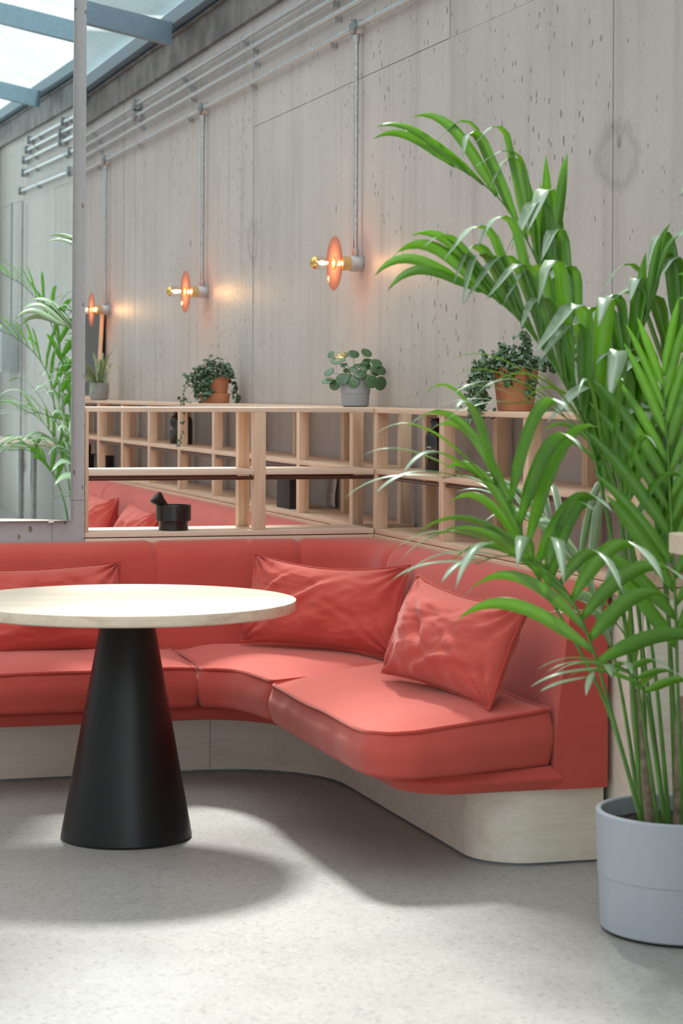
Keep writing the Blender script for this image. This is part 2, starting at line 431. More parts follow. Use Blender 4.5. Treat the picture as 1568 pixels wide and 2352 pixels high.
wall = struct(box('wall_right', XW + 0.012, XW + 0.30, Y0 - 0.3, Y1 + 0.3, 0, 3.345, 'joint'), 'cast concrete side wall with formwork joints')
seams = [Y0, -2.95, -1.2, 0.35, 1.9, 3.4, 4.92, 6.474, 8.03, 9.563, 11.063, 12.093, 14.15, 14.536, 16.9, Y1]
Z_SEAM = 2.77
k = 0
for a, b in zip(seams, seams[1:]):
    g = 0.0016 if b < 12 else 0.003
    cuts = [(0.0, Z_SEAM - 0.0013), (Z_SEAM + 0.0013, 3.345)] if b < 11.2 else [(0.0, 3.345)]
    for (za, zb) in cuts:
        bm = bmesh.new(); jit = 0.0015 * (k % 3)
        bm_box(bm, XW - jit, XW + 0.02, a + g, b - g, za, zb)
        k += 1
        p = bm_obj('panel', bm, 'wall', wall)
        p.parent = None; p.parent = wall; p.matrix_parent_inverse = wall.matrix_basis.inverted()
# old tie holes left by the formwork
for (y, z, rr) in ((6.43, 2.19, 0.020), (11.06, 2.21, 0.018), (8.01, 2.235, 0.016), (12.52, 2.25, 0.016), (15.2, 2.25, 0.016), (9.56, 2.22, 0.015)):
    h = lathe('tie_hole', [(0, -0.0034), (rr * 0.75, -0.0036), (rr, -0.0034), (rr * 1.05, 0.012)], 'stain', wall, 16, 'x', (XW, y, z))
    h.matrix_parent_inverse = wall.matrix_basis.inverted(); h.scale = (1, 0.7, 1)
    h.location = (0, y * 0.3, 0)

struct(box('wall_left', XL - 0.2, XL, Y0, Y1, 0, 5.2, 'column'), 'grey concrete wall out of view')  # unseen wall, given dark concrete to hold down the side fill
struct(box('wall_back', XL, XW + 0.3, Y1, Y1 + 0.2, 0, 5.2, 'white'), 'plain end wall')
# front end of the hall: concrete return and tall steel-framed glazing
struct(box('wall_front', 2.62, XW + 0.012, Y0, Y0 + 0.25, 0, 3.34, 'column'), 'concrete return beside the glazing')
win = struct(bpy.data.objects.new('window_1', None), 'tall steel framed glazing'); COL.objects.link(win)
struct(box('wall_front', XL, -0.8, Y0, Y0 + 0.25, 0, 4.9, 'column'), 'concrete wall beside the glazing')
xs = [-0.8, 0.34, 1.48, 2.62]
for i, x in enumerate(xs):
    box('mullion', x - 0.03, x + 0.03, Y0, Y0 + 0.10, 0, 4.9, 'frame', win)
for z in (0.03, 1.05, 2.5, 4.0, 4.87):
    box('transom', -0.8, 2.62, Y0 + 0.01, Y0 + 0.09, z - 0.03, z + 0.03, 'frame', win)
for a, b in zip(xs, xs[1:]):
    for za, zb in zip((0.06, 1.08, 2.53, 4.03), (1.02, 2.47, 3.97, 4.84)):
        box('pane', a + 0.03, b - 0.03, Y0 + 0.045, Y0 + 0.055, za, zb, 'winglass', win)

# glass roof: steel rafters rising away from the wall
roof = struct(bpy.data.objects.new('ceiling', None), 'glass roof on blue grey steel rafters'); COL.objects.link(roof)
SL = 0.195
def zr(x, z0=3.435): return z0 + (2.75 - x) * SL
RY = [16.1, 12.6, 9.1, 5.6, 2.1, -1.4, -4.6]
for y in RY + [19.0]:
    bm = bmesh.new()
    pr = [(2.79, zr(2.79)), (XL, zr(XL)), (XL, zr(XL) + 0.13), (2.79, zr(2.79) + 0.13)]
    va = [bm.verts.new((x, y - 0.04, z)) for x, z in pr]; vb = [bm.verts.new((x, y + 0.04, z)) for x, z in pr]
    bm.faces.new(va); bm.faces.new(vb[::-1])
    for i in range(4): bm.faces.new((va[i], va[(i + 1) % 4], vb[(i + 1) % 4], vb[i]))
    bm_obj('rafter', bm, 'frame', roof)
yy = sorted(RY + [19.0])
for a, b in zip(yy, yy[1:]):
    for (xa, xb) in ((3.20, 0.2), (0.2, -2.4), (-2.4, XL)):
        bm = bmesh.new()
        za, zb = zr(xa) + 0.21, zr(xb) + 0.21
        vs = [bm.verts.new(q) for q in ((xa, a, za), (xb, a, zb), (xb, b, zb), (xa, b, za), (xa, a, za + 0.02), (xb, a, zb + 0.02), (xb, b, zb + 0.02), (xa, b, za + 0.02))]
        for f in ((0, 1, 2, 3), (7, 6, 5, 4), (0, 4, 5, 1), (1, 5, 6, 2), (2, 6, 7, 3), (3, 7, 4, 0)): bm.faces.new([vs[i] for i in f])
        bm_obj('pane', bm, 'roofglass', roof)
for xm in (0.2, -2.4):
    box('purlin', xm - 0.03, xm + 0.03, Y0, Y1, zr(xm) + 0.03, zr(xm) + 0.13, 'frame', roof)
box('eaves_beam', 2.79, 2.90, Y0, Y1, 3.545, 3.63, 'frame', roof)
# mill steel angle along the wall head
t = struct(bpy.data.objects.new('trim_1', None), 'rusty steel angle along the wall head'); COL.objects.link(t)
for i, (a, b) in enumerate(zip([Y0, 0.2, 4.9, 9.6, 14.3], [0.2, 4.9, 9.6, 14.3, Y1])):
    box('upright_flange', 2.865, XW + 0.05, a, b - 0.004, 3.335, 3.52, 'angle', t)
    box('ledge_flange', 2.845, XW + 0.05, a, b - 0.004, 3.515, 3.53, 'angle', t)
box('coping', 2.90, XW + 0.30, Y0, Y1, 3.345, 3.56, 'angle', t)

# ------------------------------------------------------------------ concrete column with a mirror
col = thing('concrete_column', 'grey cast concrete column behind the bench with ragged arris', 'column', (1.05, 8.22, 0))
colw = 1.470
bm = bmesh.new(); bm_box(bm, 0.50, colw, 8.094, 8.42, 0, 4.2)
me = bmesh.ops.subdivide_edges(bm, edges=[e for e in bm.edges if abs(e.verts[0].co.z - e.verts[1].co.z) > 1], cuts=300)
for v in bm.verts:
    if v.co.x > 1.4 and v.co.y < 8.2:
        n = noise.noise(Vector((0, 0, v.co.z * 60))); n2 = noise.noise(Vector((3, 0, v.co.z * 21)))
        v.co.x += 0.0025 * n - max(0, n2 - 0.35) * 0.01
o = bm_obj('shaft', bm, 'column', col); o.location = (-1.05, -8.22, 0)
box('pour_line', 0.52 - 1.05, 1.4692 - 1.05, 8.0935 - 8.22, 8.10 - 8.22, 0.9645, 0.9665, 'joint', col)
box('pour_line', 1.3475 - 1.05, 1.3490 - 1.05, 8.0935 - 8.22, 8.10 - 8.22, 0.72, 0.888, 'joint', col)

mir = thing('wall_mirror', 'tall frameless mirror fixed to the front of the concrete column', 'mirror', (0.986, 8.085, 0.890))
TILT = 0.0125
mir.rotation_euler = (TILT, 0, 0)
bm = bmesh.new(); bm_box(bm, -0.42, 0.429, -0.009, -0.003, 0.0, 2.6)
o = bm_obj('glass_edge', bm, 'mirror_edge', mir)
bm = bmesh.new(); bm_box(bm, -0.4185, 0.4275, -0.0105, -0.009, 0.0015, 2.5985)
bm_obj('silvered_face', bm, 'mirror', mir)
for cx in (-0.25, 0.355):
    box('clip', cx - 0.01, cx + 0.01, -0.014, 0.004, -0.006, 0.004, 'print', mir)

# ------------------------------------------------------------------ shelving
ZT0, ZT1 = 1.296, 1.314
ZM0, ZM1 = 1.057, 1.077
ZB0, ZB1 = 0.824, 0.843
XS = 2.62
PW = 0.046
def wall_unit(name, label, ya, yb, posts, close_end=False):
    t = thing(name, label, 'shelf unit', (2.76, (ya + yb) / 2, 0), group=None)
    ox, oy = 2.76, (ya + yb) / 2
    def B(n, x0, x1, y0, y1, z0, z1, mat, bev=0.0015): return box(n, x0 - ox, x1 - ox, y0 - oy, y1 - oy, z0, z1, mat, t, bev)
    B('top_board', XS - 0.004, XW - 0.01, ya, yb, ZT0, ZT1, 'wood_y')
    B('bottom_board', XS, XW - 0.012, ya, yb, ZB0, ZB1, 'wood_y')
    B('base_rail', XS - 0.006, XW - 0.012, ya, yb, 0.79, ZB0 - 0.003, 'wood_y')
    for i, y in enumerate(posts):
        for zz0, zz1 in ((ZB1, ZT0),):
            B('post', XS, XS + 0.046, y, y + PW, zz0, zz1, 'wood_z')
            B('post', XW - 0.075, XW - 0.029, y, y + PW, zz0, zz1, 'wood_z')
    for a, b in zip(posts, posts[1:]):
        B('shelf', XS, XW - 0.014, a + PW, b, ZM0, ZM1, 'wood_y')
        rod = tube('hanging_rod', [(XS + 0.016 - ox, a + PW - oy, ZM0 - 0.013), (XS + 0.016 - ox, b - oy, ZM0 - 0.013)], 0.007, 'bronze', t, 10)
    for y in posts:
        B('cross_rail', XS + 0.046, XW - 0.075, y + 0.004, y + PW - 0.004, ZM0, ZM1, 'wood_x')
    if close_end:
        B('end_panel', XS + 0.02, XW - 0.012, ya, ya + 0.02, 0.0, 0.79, 'ply')
    B('kick_panel', XS + 0.012, XS + 0.02, ya + 0.02, yb, 0.0, 0.79, 'ply')
    return t
near_posts = [5.650, 6.500, 7.310, 8.080]
wall_unit('shelf_unit', 'maple grid shelf on concrete wall, below the terracotta pot without saucer', 5.65, 8.126, near_posts, True)
far_posts = [8.395 + 0.791 * i for i in range(11)]
wall_unit('shelf_unit', 'long maple grid shelf on concrete wall seen through the open divider', 8.395, 8.395 + 0.791 * 10 + PW, far_posts)

YP, YPB = 8.10, 8.393
t = thing('divider_shelf', 'open maple divider shelf behind the red bench holding the mortar', 'shelf unit', (2.03, 8.245, 0))
def B(n, x0, x1, y0, y1, z0, z1, mat, bev=0.0015): return box(n, x0 - 2.03, x1 - 2.03, y0 - 8.245, y1 - 8.245, z0, z1, mat, t, bev)
B('top_board', 1.4725, XS - 0.008, YP, YPB, ZT0 + 0.002, ZT1 + 0.002, 'wood_x')
B('bottom_board', 1.4725, XS - 0.004, YP, YPB, ZB0, ZB1, 'wood_x')
B('base_rail', 1.4725, XS - 0.008, YP - 0.004, YPB, 0.79, ZB0 - 0.004, 'wood_x')
B('lower_panel', 1.4725, XS - 0.008, YP + 0.02, YPB - 0.02, 0.0, 0.79, 'ply')
B('end_board', 1.4725, 1.4865, YP, YPB, ZB1, ZT0 + 0.002, 'wood_z')
px = [2.131]
for x in px:
    B('post', x, x + PW, YP, YP + 0.046, ZB1, ZT0 + 0.002, 'wood_z')
    B('post', x, x + PW, YPB - 0.046, YPB, ZB1, ZT0 + 0.002, 'wood_z')
for a, b in ((1.4865, 2.131), (2.131 + PW, XS - 0.004)):
    B('shelf', a, b, YP, YPB, ZM0, ZM1, 'wood_x')
    tube('hanging_rod', [(a - 2.03, YP + 0.016 - 8.245, ZM0 - 0.013), (b - 2.03, YP + 0.016 - 8.245, ZM0 - 0.013)], 0.0075, 'bronze', t, 10)
    tube('hanging_rod', [(a - 2.03, YPB - 0.016 - 8.245, ZM0 - 0.013), (b - 2.03, YPB - 0.016 - 8.245, ZM0 - 0.013)], 0.0075, 'bronze', t, 10)

# ------------------------------------------------------------------ upholstered corner bench
def arc(cx, cy, r, a0, a1, n):
    return [(cx + r * math.cos(math.radians(a0 + (a1 - a0) * i / n)), cy + r * math.sin(math.radians(a0 + (a1 - a0) * i / n))) for i in range(n + 1)]

def offset_poly(pts, d):
    """move a closed CCW outline inwards by d"""
    n = len(pts); out = []
    for i in range(n):
        p0, p1, p2 = Vector(pts[i - 1]), Vector(pts[i]), Vector(pts[(i + 1) % n])
        e1 = (p1 - p0); e2 = (p2 - p1)
        if e1.length < 1e-7: e1 = e2
        if e2.length < 1e-7: e2 = e1
        n1 = Vector((-e1.y, e1.x)).normalized(); n2 = Vector((-e2.y, e2.x)).normalized()
        b = n1 + n2
        if b.length < 1e-4: b = n1
        b.normalize(); k = d / max(0.45, b.dot(n1))
        out.append(p1 + b * k)
    return out

def resample(pts, step):
    out = []
    n = len(pts)
    for i in range(n):
        a, b = Vector(pts[i]), Vector(pts[(i + 1) % n]); m = max(1, int(round((b - a).length / step)))
        for k in range(m): out.append(a.lerp(b, k / m))
    return out

def round_corners(pts, radii, n=6):
    out = []; N = len(pts)
    for i in range(N):
        p0, p1, p2 = Vector(pts[i - 1]), Vector(pts[i]), Vector(pts[(i + 1) % N]); r = radii[i] if isinstance(radii, (list, tuple)) else radii
        if r <= 0: out.append(p1); continue
        a = (p0 - p1).normalized(); b = (p2 - p1).normalized(); ang = a.angle(b)
        if ang > 3.0: out.append(p1); continue
        tl = min(r / math.tan(ang / 2), 0.48 * (p0 - p1).length, 0.48 * (p2 - p1).length)
        s, e = p1 + a * tl, p1 + b * tl
        for k in range(n + 1):
            tt = k / n; out.append((s * (1 - tt) ** 2 + p1 * 2 * tt * (1 - tt) + e * tt ** 2))
    return out

from mathutils.geometry import delaunay_2d_cdt
def dome_cap(bm, ring, z1, z0, dome, org, seed, wob, zfun):
    lp = [v.co.xy.copy() for v in ring]; n = len(lp)
    def inside(p):
        c = False
        for i in range(n):
            a, b = lp[i], lp[i - 1]
            if (a.y > p.y) != (b.y > p.y) and p.x < (b.x - a.x) * (p.y - a.y) / (b.y - a.y) + a.x: c = not c
        return c
    def dist(p):
        m = 9
        for i in range(n):
            a, b = lp[i - 1], lp[i]; e = b - a; t_ = max(0, min(1, (p - a).dot(e) / max(e.length_squared, 1e-9)))
            m = min(m, (a + e * t_ - p).length)
        return m
    pts = list(lp); hs = []
    x0, x1 = min(p.x for p in lp), max(p.x for p in lp); y0, y1 = min(p.y for p in lp), max(p.y for p in lp)
    st = 0.045
    yq = y0
    while yq < y1:
        xq = x0
        while xq < x1:
            p = Vector((xq, yq))
            if inside(p):
                d = dist(p)
                if d > 0.018: pts.append(p); hs.append(min(1.0, d / 0.16))
            xq += st
        yq += st
    vs, es, fs, ov, oe, of = delaunay_2d_cdt(pts, [(i, (i + 1) % n) for i in range(n)], [], 1, 1e-5)
    new = []
    for i, v in enumerate(vs):
        src = [q for q in ov[i]]
        if src and src[0] < n: new.append(ring[src[0]]); continue
        f = hs[src[0] - n] if src else 0.0
        X, Y = v.x + org[0], v.y + org[1]
        zz = z1 + dome * (1 - (1 - f) ** 2) + wob * noise.noise(Vector((X * 4 + seed, Y * 4, 0)))
        if zfun: zz += zfun(X, Y, 1.0)
        new.append(bm.verts.new((v.x, v.y, zz)))
    for f in fs:
        q = [new[i] for i in f]
        if len(set(q)) == 3:
            try: bm.faces.new(q)
            except ValueError: pass

def slab(name, outline, z0, z1, mat, parent, edge=0.0, dome=0.0, org=(0, 0), seed=0, wob=0.0, zfun=None):
    """solid from a CCW outline with softened edges and a domed top"""
    pts = resample(outline, 0.03) if edge else outline
    layers = []
    if edge:
        h = z1 - z0
        for i in range(5):
            a = math.pi / 2 * i / 4; layers.append((edge * (1 - math.sin(a)) * 0.8, z0 + edge * 0.8 * (1 - math.cos(a)) if False else z0 + edge * 0.8 * (1 - math.cos(math.pi / 2 - (math.pi / 2 - a)))))
        for i in range(1, 5): layers.append((-0.010 * math.sin(math.pi * i / 5), z0 + edge + (h - 2 * edge) * i / 5))
        for i in range(5):
            a = math.pi / 2 * i / 4; layers.append((edge * (1 - math.cos(a)), z1 - edge + edge * math.sin(a)))
    else:
        layers = [(0, z0), (0, z1)]
    bm = bmesh.new(); rings = []
    for d, z in layers:
        q = offset_poly(pts, d) if abs(d) > 1e-6 else [Vector(p) for p in pts]
        ring = []
        for p in q:
            zz = z
            if wob and z > z0 + 0.3 * (z1 - z0):
                zz += wob * noise.noise(Vector((p[0] * 4 + seed, p[1] * 4, 0)))
            if zfun: zz += zfun(p[0], p[1], (z - z0) / (z1 - z0))
            dd = wob * 0.7 * noise.noise(Vector((p[0] * 9 + seed, p[1] * 9, z * 11)))
            ring.append(bm.verts.new((p[0] - org[0] + dd, p[1] - org[1] + dd, zz)))
        rings.append(ring)
    n = len(pts)
    for a, b in zip(rings, rings[1:]):
        for k in range(n): bm.faces.new((a[k], a[(k + 1) % n], b[(k + 1) % n], b[k]))
    bm.faces.new(rings[0][::-1])
    if not edge: bm.faces.new(rings[-1])
    else: dome_cap(bm, rings[-1], z1, z0, dome, org, seed, wob, zfun)
    o = bm_obj(name, bm, mat, parent, bool(edge), sharp=60 if edge else None)
    return o, pts, layers

BEN = (2.0, 7.3)
bench = thing('corner_bench', 'brick red upholstered corner bench on curved maple plinth beside the black table', 'bench', (BEN[0], BEN[1], 0))
XB, YB, YE = 2.612, 8.092, 5.85     # back planes and the open end
# plinth of bent plywood: left run, inside curve, right run, rounded end
front = [(0.0, 7.66), (1.80, 7.66)] + arc(1.82, 7.24, 0.42, 90, 0, 14)[0:] + [(2.24, 6.05)] + arc(2.41, 6.05, 0.17, 180, 270, 8) + [(XB, 5.88)]
outl = front + [(XB, YB), (0.0, YB)]
# left and right sheets meet at a butt joint
seamx = 1.853
fl = [p for p in front if p[0] <= seamx and p[1] > 7.5]; fl.append((seamx, 7.658))
fr_ = [(seamx + 0.0015, 7.658)] + [p for p in front if not (p[0] <= seamx and p[1] > 7.5)]
def strip(name, path, th, z0, z1, mat, parent, org):
    bm = bmesh.new(); n = len(path); A = []; Bq = []
    for i in range(n):
        d = Vector(path[min(i + 1, n - 1)]) - Vector(path[max(i - 1, 0)]); d.normalize(); nn = Vector((-d.y, d.x))
        p = Vector(path[i]); A.append(p); Bq.append(p + nn * th)
    va = [[bm.verts.new((p[0] - org[0], p[1] - org[1], z)) for z in (z0, z1)] for p in A]
    vb = [[bm.verts.new((p[0] - org[0], p[1] - org[1], z)) for z in (z0, z1)] for p in Bq]
    for i in range(n - 1):
        bm.faces.new((va[i][0], va[i + 1][0], va[i + 1][1], va[i][1])); bm.faces.new((vb[i][1], vb[i + 1][1], vb[i + 1][0], vb[i][0]))
        bm.faces.new((va[i][1], va[i + 1][1], vb[i + 1][1], vb[i][1])); bm.faces.new((vb[i][0], vb[i + 1][0], va[i + 1][0], va[i][0]))
    bm.faces.new((va[0][0], va[0][1], vb[0][1], vb[0][0])); bm.faces.new((va[-1][0], vb[-1][0], vb[-1][1], va[-1][1]))
    return bm_obj(name, bm, mat, parent, True, sharp=30)
strip('plinth_panel', fl, 0.018, 0.008, 0.224, 'ply', bench, BEN)
strip('plinth_panel', fr_, 0.018, 0.008, 0.224, 'ply', bench, BEN)
strip('plinth_panel', [(XB - 0.075, 5.879), (XB, 5.879)], 0.02, 0.008, 0.224, 'ply', bench, BEN)
strip('foot_strip', [(p[0] + 0.004, p[1] + 0.004) for p in front], 0.012, 0.0, 0.009, 'lid', bench, BEN)
# red base cushion that overhangs the plinth
pf = [(0.0, 7.45), (1.70, 7.43)] + arc(1.715, 7.145, 0.285, 88, 0, 12) + [(1.995, 6.10)] + arc(2.165, 6.025, 0.172, 182, 268, 8) + [(2.455, 5.852)]
pl = pf + [(2.455, 7.93), (0.0, 7.93)]
slab('seat_base', pl, 0.222, 0.290, 'red', bench, 0.018, 0.0, BEN, wob=0.003)

def piping(parent, pts, z, r=0.006, org=(0, 0), closed=True, zfun=None, out=0.0, wob=0.0, seed=0):
    q = offset_poly(pts, -out)
    P = []
    for p in q:
        zz = z + (zfun(p[0], p[1], 1.0) if zfun else 0) + wob * noise.noise(Vector((p[0] * 4 + seed, p[1] * 4, 0)))
        P.append((p[0] - org[0], p[1] - org[1], zz))
    return tube('piping', P, r, 'pipe_red', parent, 6, closed)

def seat_cushion(label, outline, seed, zf=None, z0=0.280, z1=0.415, dome=0.028, radii=0.03):
    pts = round_corners(outline, radii, 5) if radii else outline
    c = thing('seat_cushion', label, 'cushion', (BEN[0], BEN[1], 0), group=None)
    o, dense, lay = slab('cover', pts, z0, z1, 'red', c, 0.026, dome, BEN, seed, 0.007, zf)
    piping(c, dense, z1 - 0.004, 0.0065, BEN, True, zf, -0.007, 0.007, seed)
    piping(c, dense, z0 + 0.008, 0.0055, BEN, True, (lambda x, y, f: zf(x, y, 0)) if zf else None, -0.010)
    return c
back_z = lambda x, y, f: 0.0
lc = [(0.0, 7.345), (1.735, 7.340), (1.765, 7.925), (0.0, 7.925)]
seat_cushion('red seat cushion of the bench run behind the black table base', lc, 1, None, 0.280, 0.418, 0.03, [0.03, 0.035, 0.02, 0.02])
cc = [(1.742, 7.335)] + [(1.790, 7.315), (1.832, 7.255), (1.862, 7.165), (1.880, 7.06), (1.893, 6.955)] + [(2.10, 7.035), (2.445, 7.055), (2.445, 7.80), (2.33, 7.925), (1.775, 7.925)]
seat_cushion('red kidney-shaped corner seat cushion between the two straight seats', cc, 5, None, 0.280, 0.418, 0.03, [0.03, 0, 0, 0, 0, 0.03, 0, 0.02, 0.06, 0.06, 0.02])
def zf_r(x, y, f): return 0.050 * max(0.0, (x - 1.95) / 0.5) * f + 0.012 * max(0.0, (x - 1.95) / 0.5) * (1 - f)
rc = [(1.886, 6.945), (1.878, 6.60), (1.874, 6.00)] + [(1.885, 5.90), (1.925, 5.835), (2.0, 5.805), (2.15, 5.815)] + [(2.442, 5.862), (2.447, 7.048), (2.10, 7.028)]
seat_cushion('red rounded seat cushion at the open end of the bench by the palm', rc, 9, zf_r, 0.280, 0.412, 0.03, [0.03, 0, 0, 0, 0, 0, 0, 0.02, 0.02, 0])

# backrest: one swept profile cut into upholstered panels
PROF = [(0.0, 0.224), (0.0, 0.80), (0.02, 0.812), (0.055, 0.810), (0.085, 0.800), (0.106, 0.782), (0.120, 0.752), (0.128, 0.70), (0.140, 0.60), (0.155, 0.48), (0.165, 0.36), (0.165, 0.224)]
RC = 0.36
def back_point(s, d):
    """s runs along the back: left run, corner arc, right run"""
    L1 = (XB - RC) - 0.0; LA = RC * math.pi / 2
    if s <= L1: return (s, YB - d)
    if s <= L1 + LA:
        a = math.pi / 2 * (1 - (s - L1) / LA); cx, cy = XB - RC, YB - RC
        r = RC - d
        if d < 0.03:
            k = 1 / max(math.cos(a), math.sin(a)); r = RC * k - d
        return (cx + r * math.cos(a), cy + r * math.sin(a))
    return (XB - d, (YB - RC) - (s - L1 - LA))
STOT = (XB - RC) + RC * math.pi / 2 + (YB - RC - YE)
def back_panel(s0, s1, parent, seed, prof=PROF, pt=back_point, org=BEN, endcap=False):
    n = max(4, int((s1 - s0) / 0.03)); bm = bmesh.new(); rings = []
    for i in range(n + 1):
        s = s0 + (s1 - s0) * i / n
        e = min(s - s0, s1 - s); pin = 0.010 * max(0, 1 - e / 0.015) ** 2
        if endcap and s1 - s < 0.03: pin = 0.003 * max(0, 1 - (s1 - s) / 0.01)
        ring = []
        for d, z in prof:
            dd, zz = d, z
            if d > 0.01:
                dd = d - pin; zz = z - (pin if z > 0.7 else 0)
                wv = noise.noise(Vector((s * 3 + seed, z * 4, d)))
                dd += 0.006 * wv
                if z > 0.74: zz += 0.004 * noise.noise(Vector((s * 2.5 + seed, 5, 0)))
            x, y = pt(s, dd); ring.append(bm.verts.new((x - org[0], y - org[1], zz)))
        rings.append(ring)
    m = len(prof)
    for a, b in zip(rings, rings[1:]):
        for k in range(m): bm.faces.new((a[k], a[(k + 1) % m], b[(k + 1) % m], b[k]))
    bm.faces.new(rings[0][::-1]); bm.faces.new(rings[-1])
    return bm_obj('backrest_panel', bm, 'red', parent, True, sharp=50)
cuts = [0.0, 1.725, 2.30, 2.96, STOT]
for i, (a, b) in enumerate(zip(cuts, cuts[1:])): back_panel(a, b, bench, i * 3.1, endcap=(i == len(cuts) - 2))

# second booth beyond the divider
bench2 = thing('booth_bench', 'brick red bench along the wall beyond the divider shelf', 'bench', (2.3, 11.8, 0))
def bp2(s, d): return (XB - d, 16.0 - s)
for i, (a, b) in enumerate(((0.0, 1.6), (1.6, 2.9), (2.9, 5.1), (5.1, 7.58))): back_panel(a, b, bench2, 20 + i * 2.3, pt=bp2, org=(2.3, 11.8))
slab('seat_base', [(1.97, 8.42), (2.455, 8.42), (2.455, 16.0), (1.97, 16.0)], 0.222, 0.29, 'red', bench2, 0.018, 0, (2.3, 11.8))
strip('plinth_panel', [(2.24, 16.0), (2.24, 8.42)], 0.018, 0.0, 0.224, 'ply', bench2, (2.3, 11.8))
c = thing('seat_cushion', 'long red seat cushion on the bench beyond the divider', 'cushion', (2.2, 12.2, 0))
slab('cover', [(1.89, 8.43), (2.445, 8.43), (2.445, 16.0), (1.89, 16.0)], 0.288, 0.418, 'red', c, 0.026, 0.03, (2.2, 12.2), 4, 0.006)

# ------------------------------------------------------------------ scatter pillows
def pillow(label, W, Hh, T, loc, rot, seed, creases=(), sag=0.0):
    t = thing('throw_pillow', label, 'pillow', loc)
    t.rotation_mode = 'XYZ'; t.rotation_euler = rot
    nu, nv = 72, 44; bm = bmesh.new()
    def edge_pt(u, v):
        x = W / 2 * u * (1 - 0.045 * (1 - v * v)); z = Hh / 2 * v * (1 - 0.10 * (1 - u * u))
        z += sag * (1 - u * u) * (0.5 + 0.5 * v)
        return x, z
    def th(u, v, side):
        a = max(0.0, 1 - abs(u) ** 2.6) ** 0.62; b = max(0.0, 1 - abs(v) ** 2.4) ** 0.60
        y = T / 2 * a * b
        P = Vector((u * 2.2 + seed, v * 1.6, side * 3.0))
        m = (a * b) ** 0.5
        y += 0.016 * noise.noise(P * 1.5) * m
        # gathered folds running in from the corners
        for cu, cv in ((-1, -1), (1, -1), (-1, 1), (1, 1)):
            du, dv = (u - cu) * W / 2, (v - cv) * Hh / 2
            r = math.hypot(du, dv); ang = math.atan2(dv, du)
            y += 0.012 * math.sin(ang * 13 + seed + noise.noise(Vector((r * 9, seed, cu))) * 2.2) * math.exp(-(r / 0.11) ** 2) * min(1, r / 0.03)
        for (u0, v0, ang, ln, wd, dep) in creases:
            ca, sa = math.cos(ang), math.sin(ang)
            du, dv = (u - u0) * W / 2, (v - v0) * Hh / 2
            p, q = du * ca + dv * sa, -du * sa + dv * ca
            q += 0.10 * p * p / max(ln, 1e-3)
            y += dep * math.exp(-(p / ln) ** 2) * (math.exp(-(q / wd) ** 2) - 0.6 * math.exp(-((q - 1.6 * wd) / wd) ** 2)) * m
        rid = 1 - abs(noise.noise(Vector((u * 3.2 + seed * 2, v * 5.0, side)))) * 2.2
        y += 0.0055 * max(0, rid) ** 3 * m
        return y
    grid = {}
    for side in (1, -1):
        for i in range(nu + 1):
            for j in range(nv + 1):
                u = math.sin((i / nu * 2 - 1) * math.pi / 2); v = math.sin((j / nv * 2 - 1) * math.pi / 2)
                u = 0.5 * u + 0.5 * (i / nu * 2 - 1); v = 0.5 * v + 0.5 * (j / nv * 2 - 1)
                bord = i in (0, nu) or j in (0, nv)
                if bord and side == -1: continue
                x, z = edge_pt(u, v)
                y = 0 if bord else -side * th(u, v, side)
                grid[(side, i, j)] = bm.verts.new((x, y, z))
    g = lambda s, i, j: grid[(1, i, j)] if (i in (0, nu) or j in (0, nv)) else grid[(s, i, j)]
    for s in (1, -1):
        for i in range(nu):
            for j in range(nv):
                q = [g(s, i, j), g(s, i + 1, j), g(s, i + 1, j + 1), g(s, i, j + 1)]
                bm.faces.new(q if s == 1 else q[::-1])
    bm_obj('cover', bm, 'red', t, True)
    ed = [edge_pt(-1 + 2 * k / 40, -1) for k in range(40)] + [edge_pt(1, -1 + 2 * k / 24) for k in range(24)] + [edge_pt(1 - 2 * k / 40, 1) for k in range(40)] + [edge_pt(-1, 1 - 2 * k / 24) for k in range(24)]
    tube('piping', [(x * 1.008, 0.003 * noise.noise(Vector((x * 20, z * 20, seed))), z * 1.01) for x, z in ed], 0.0048, 'pipe_red', t, 6, True)
    return t
R = math.radians
pillow('wide red pillow leaning in the bench corner right of the table', 0.66, 0.325, 0.17, (2.225, 7.475, 0.615), (R(-15), R(1.0), R(-50)), 1.7,
       ((-0.1, 0.25, 0.55, 0.16, 0.018, 0.016), (0.35, -0.25, -0.5, 0.10, 0.014, 0.010), (-0.6, 0.3, 0.8, 0.10, 0.012, 0.010)), -0.02)
pillow('red pillow propped against the bench back beside the palm fronds', 0.66, 0.325, 0.20, (2.262, 6.22, 0.626), (R(-22), R(2.5), R(-80)), 4.2,
       ((-0.25, 0.1, -0.75, 0.12, 0.03, -0.02), (0.2, -0.55, 0.3, 0.16, 0.016, 0.016), (0.55, -0.2, -0.6, 0.09, 0.014, 0.012)), -0.015)
pillow('red pillow lying low behind the round table on the left run of the bench', 0.60, 0.33, 0.17, (1.262, 7.79, 0.585), (R(-16), R(-1.5), R(2)), 7.9,
       ((0.1, -0.35, 0.1, 0.2, 0.02, 0.014), (0.5, 0.3, -0.6, 0.1, 0.014, 0.01)), 0.0)
pillow('red pillow on the far bench showing a deep corner fold beyond the divider', 0.55, 0.36, 0.18, (2.31, 12.40, 0.600), (R(-22), 0, R(-86)), 11.3, ((0.5, 0.2, 0.8, 0.1, 0.015, 0.014),))
pillow('red pillow on the far bench just behind the black mortar', 0.60, 0.36, 0.18, (2.30, 11.25, 0.595), (R(-24), R(2), R(-88)), 14.6, ((0.5, 0.2, 0.8, 0.1, 0.015, 0.012),))

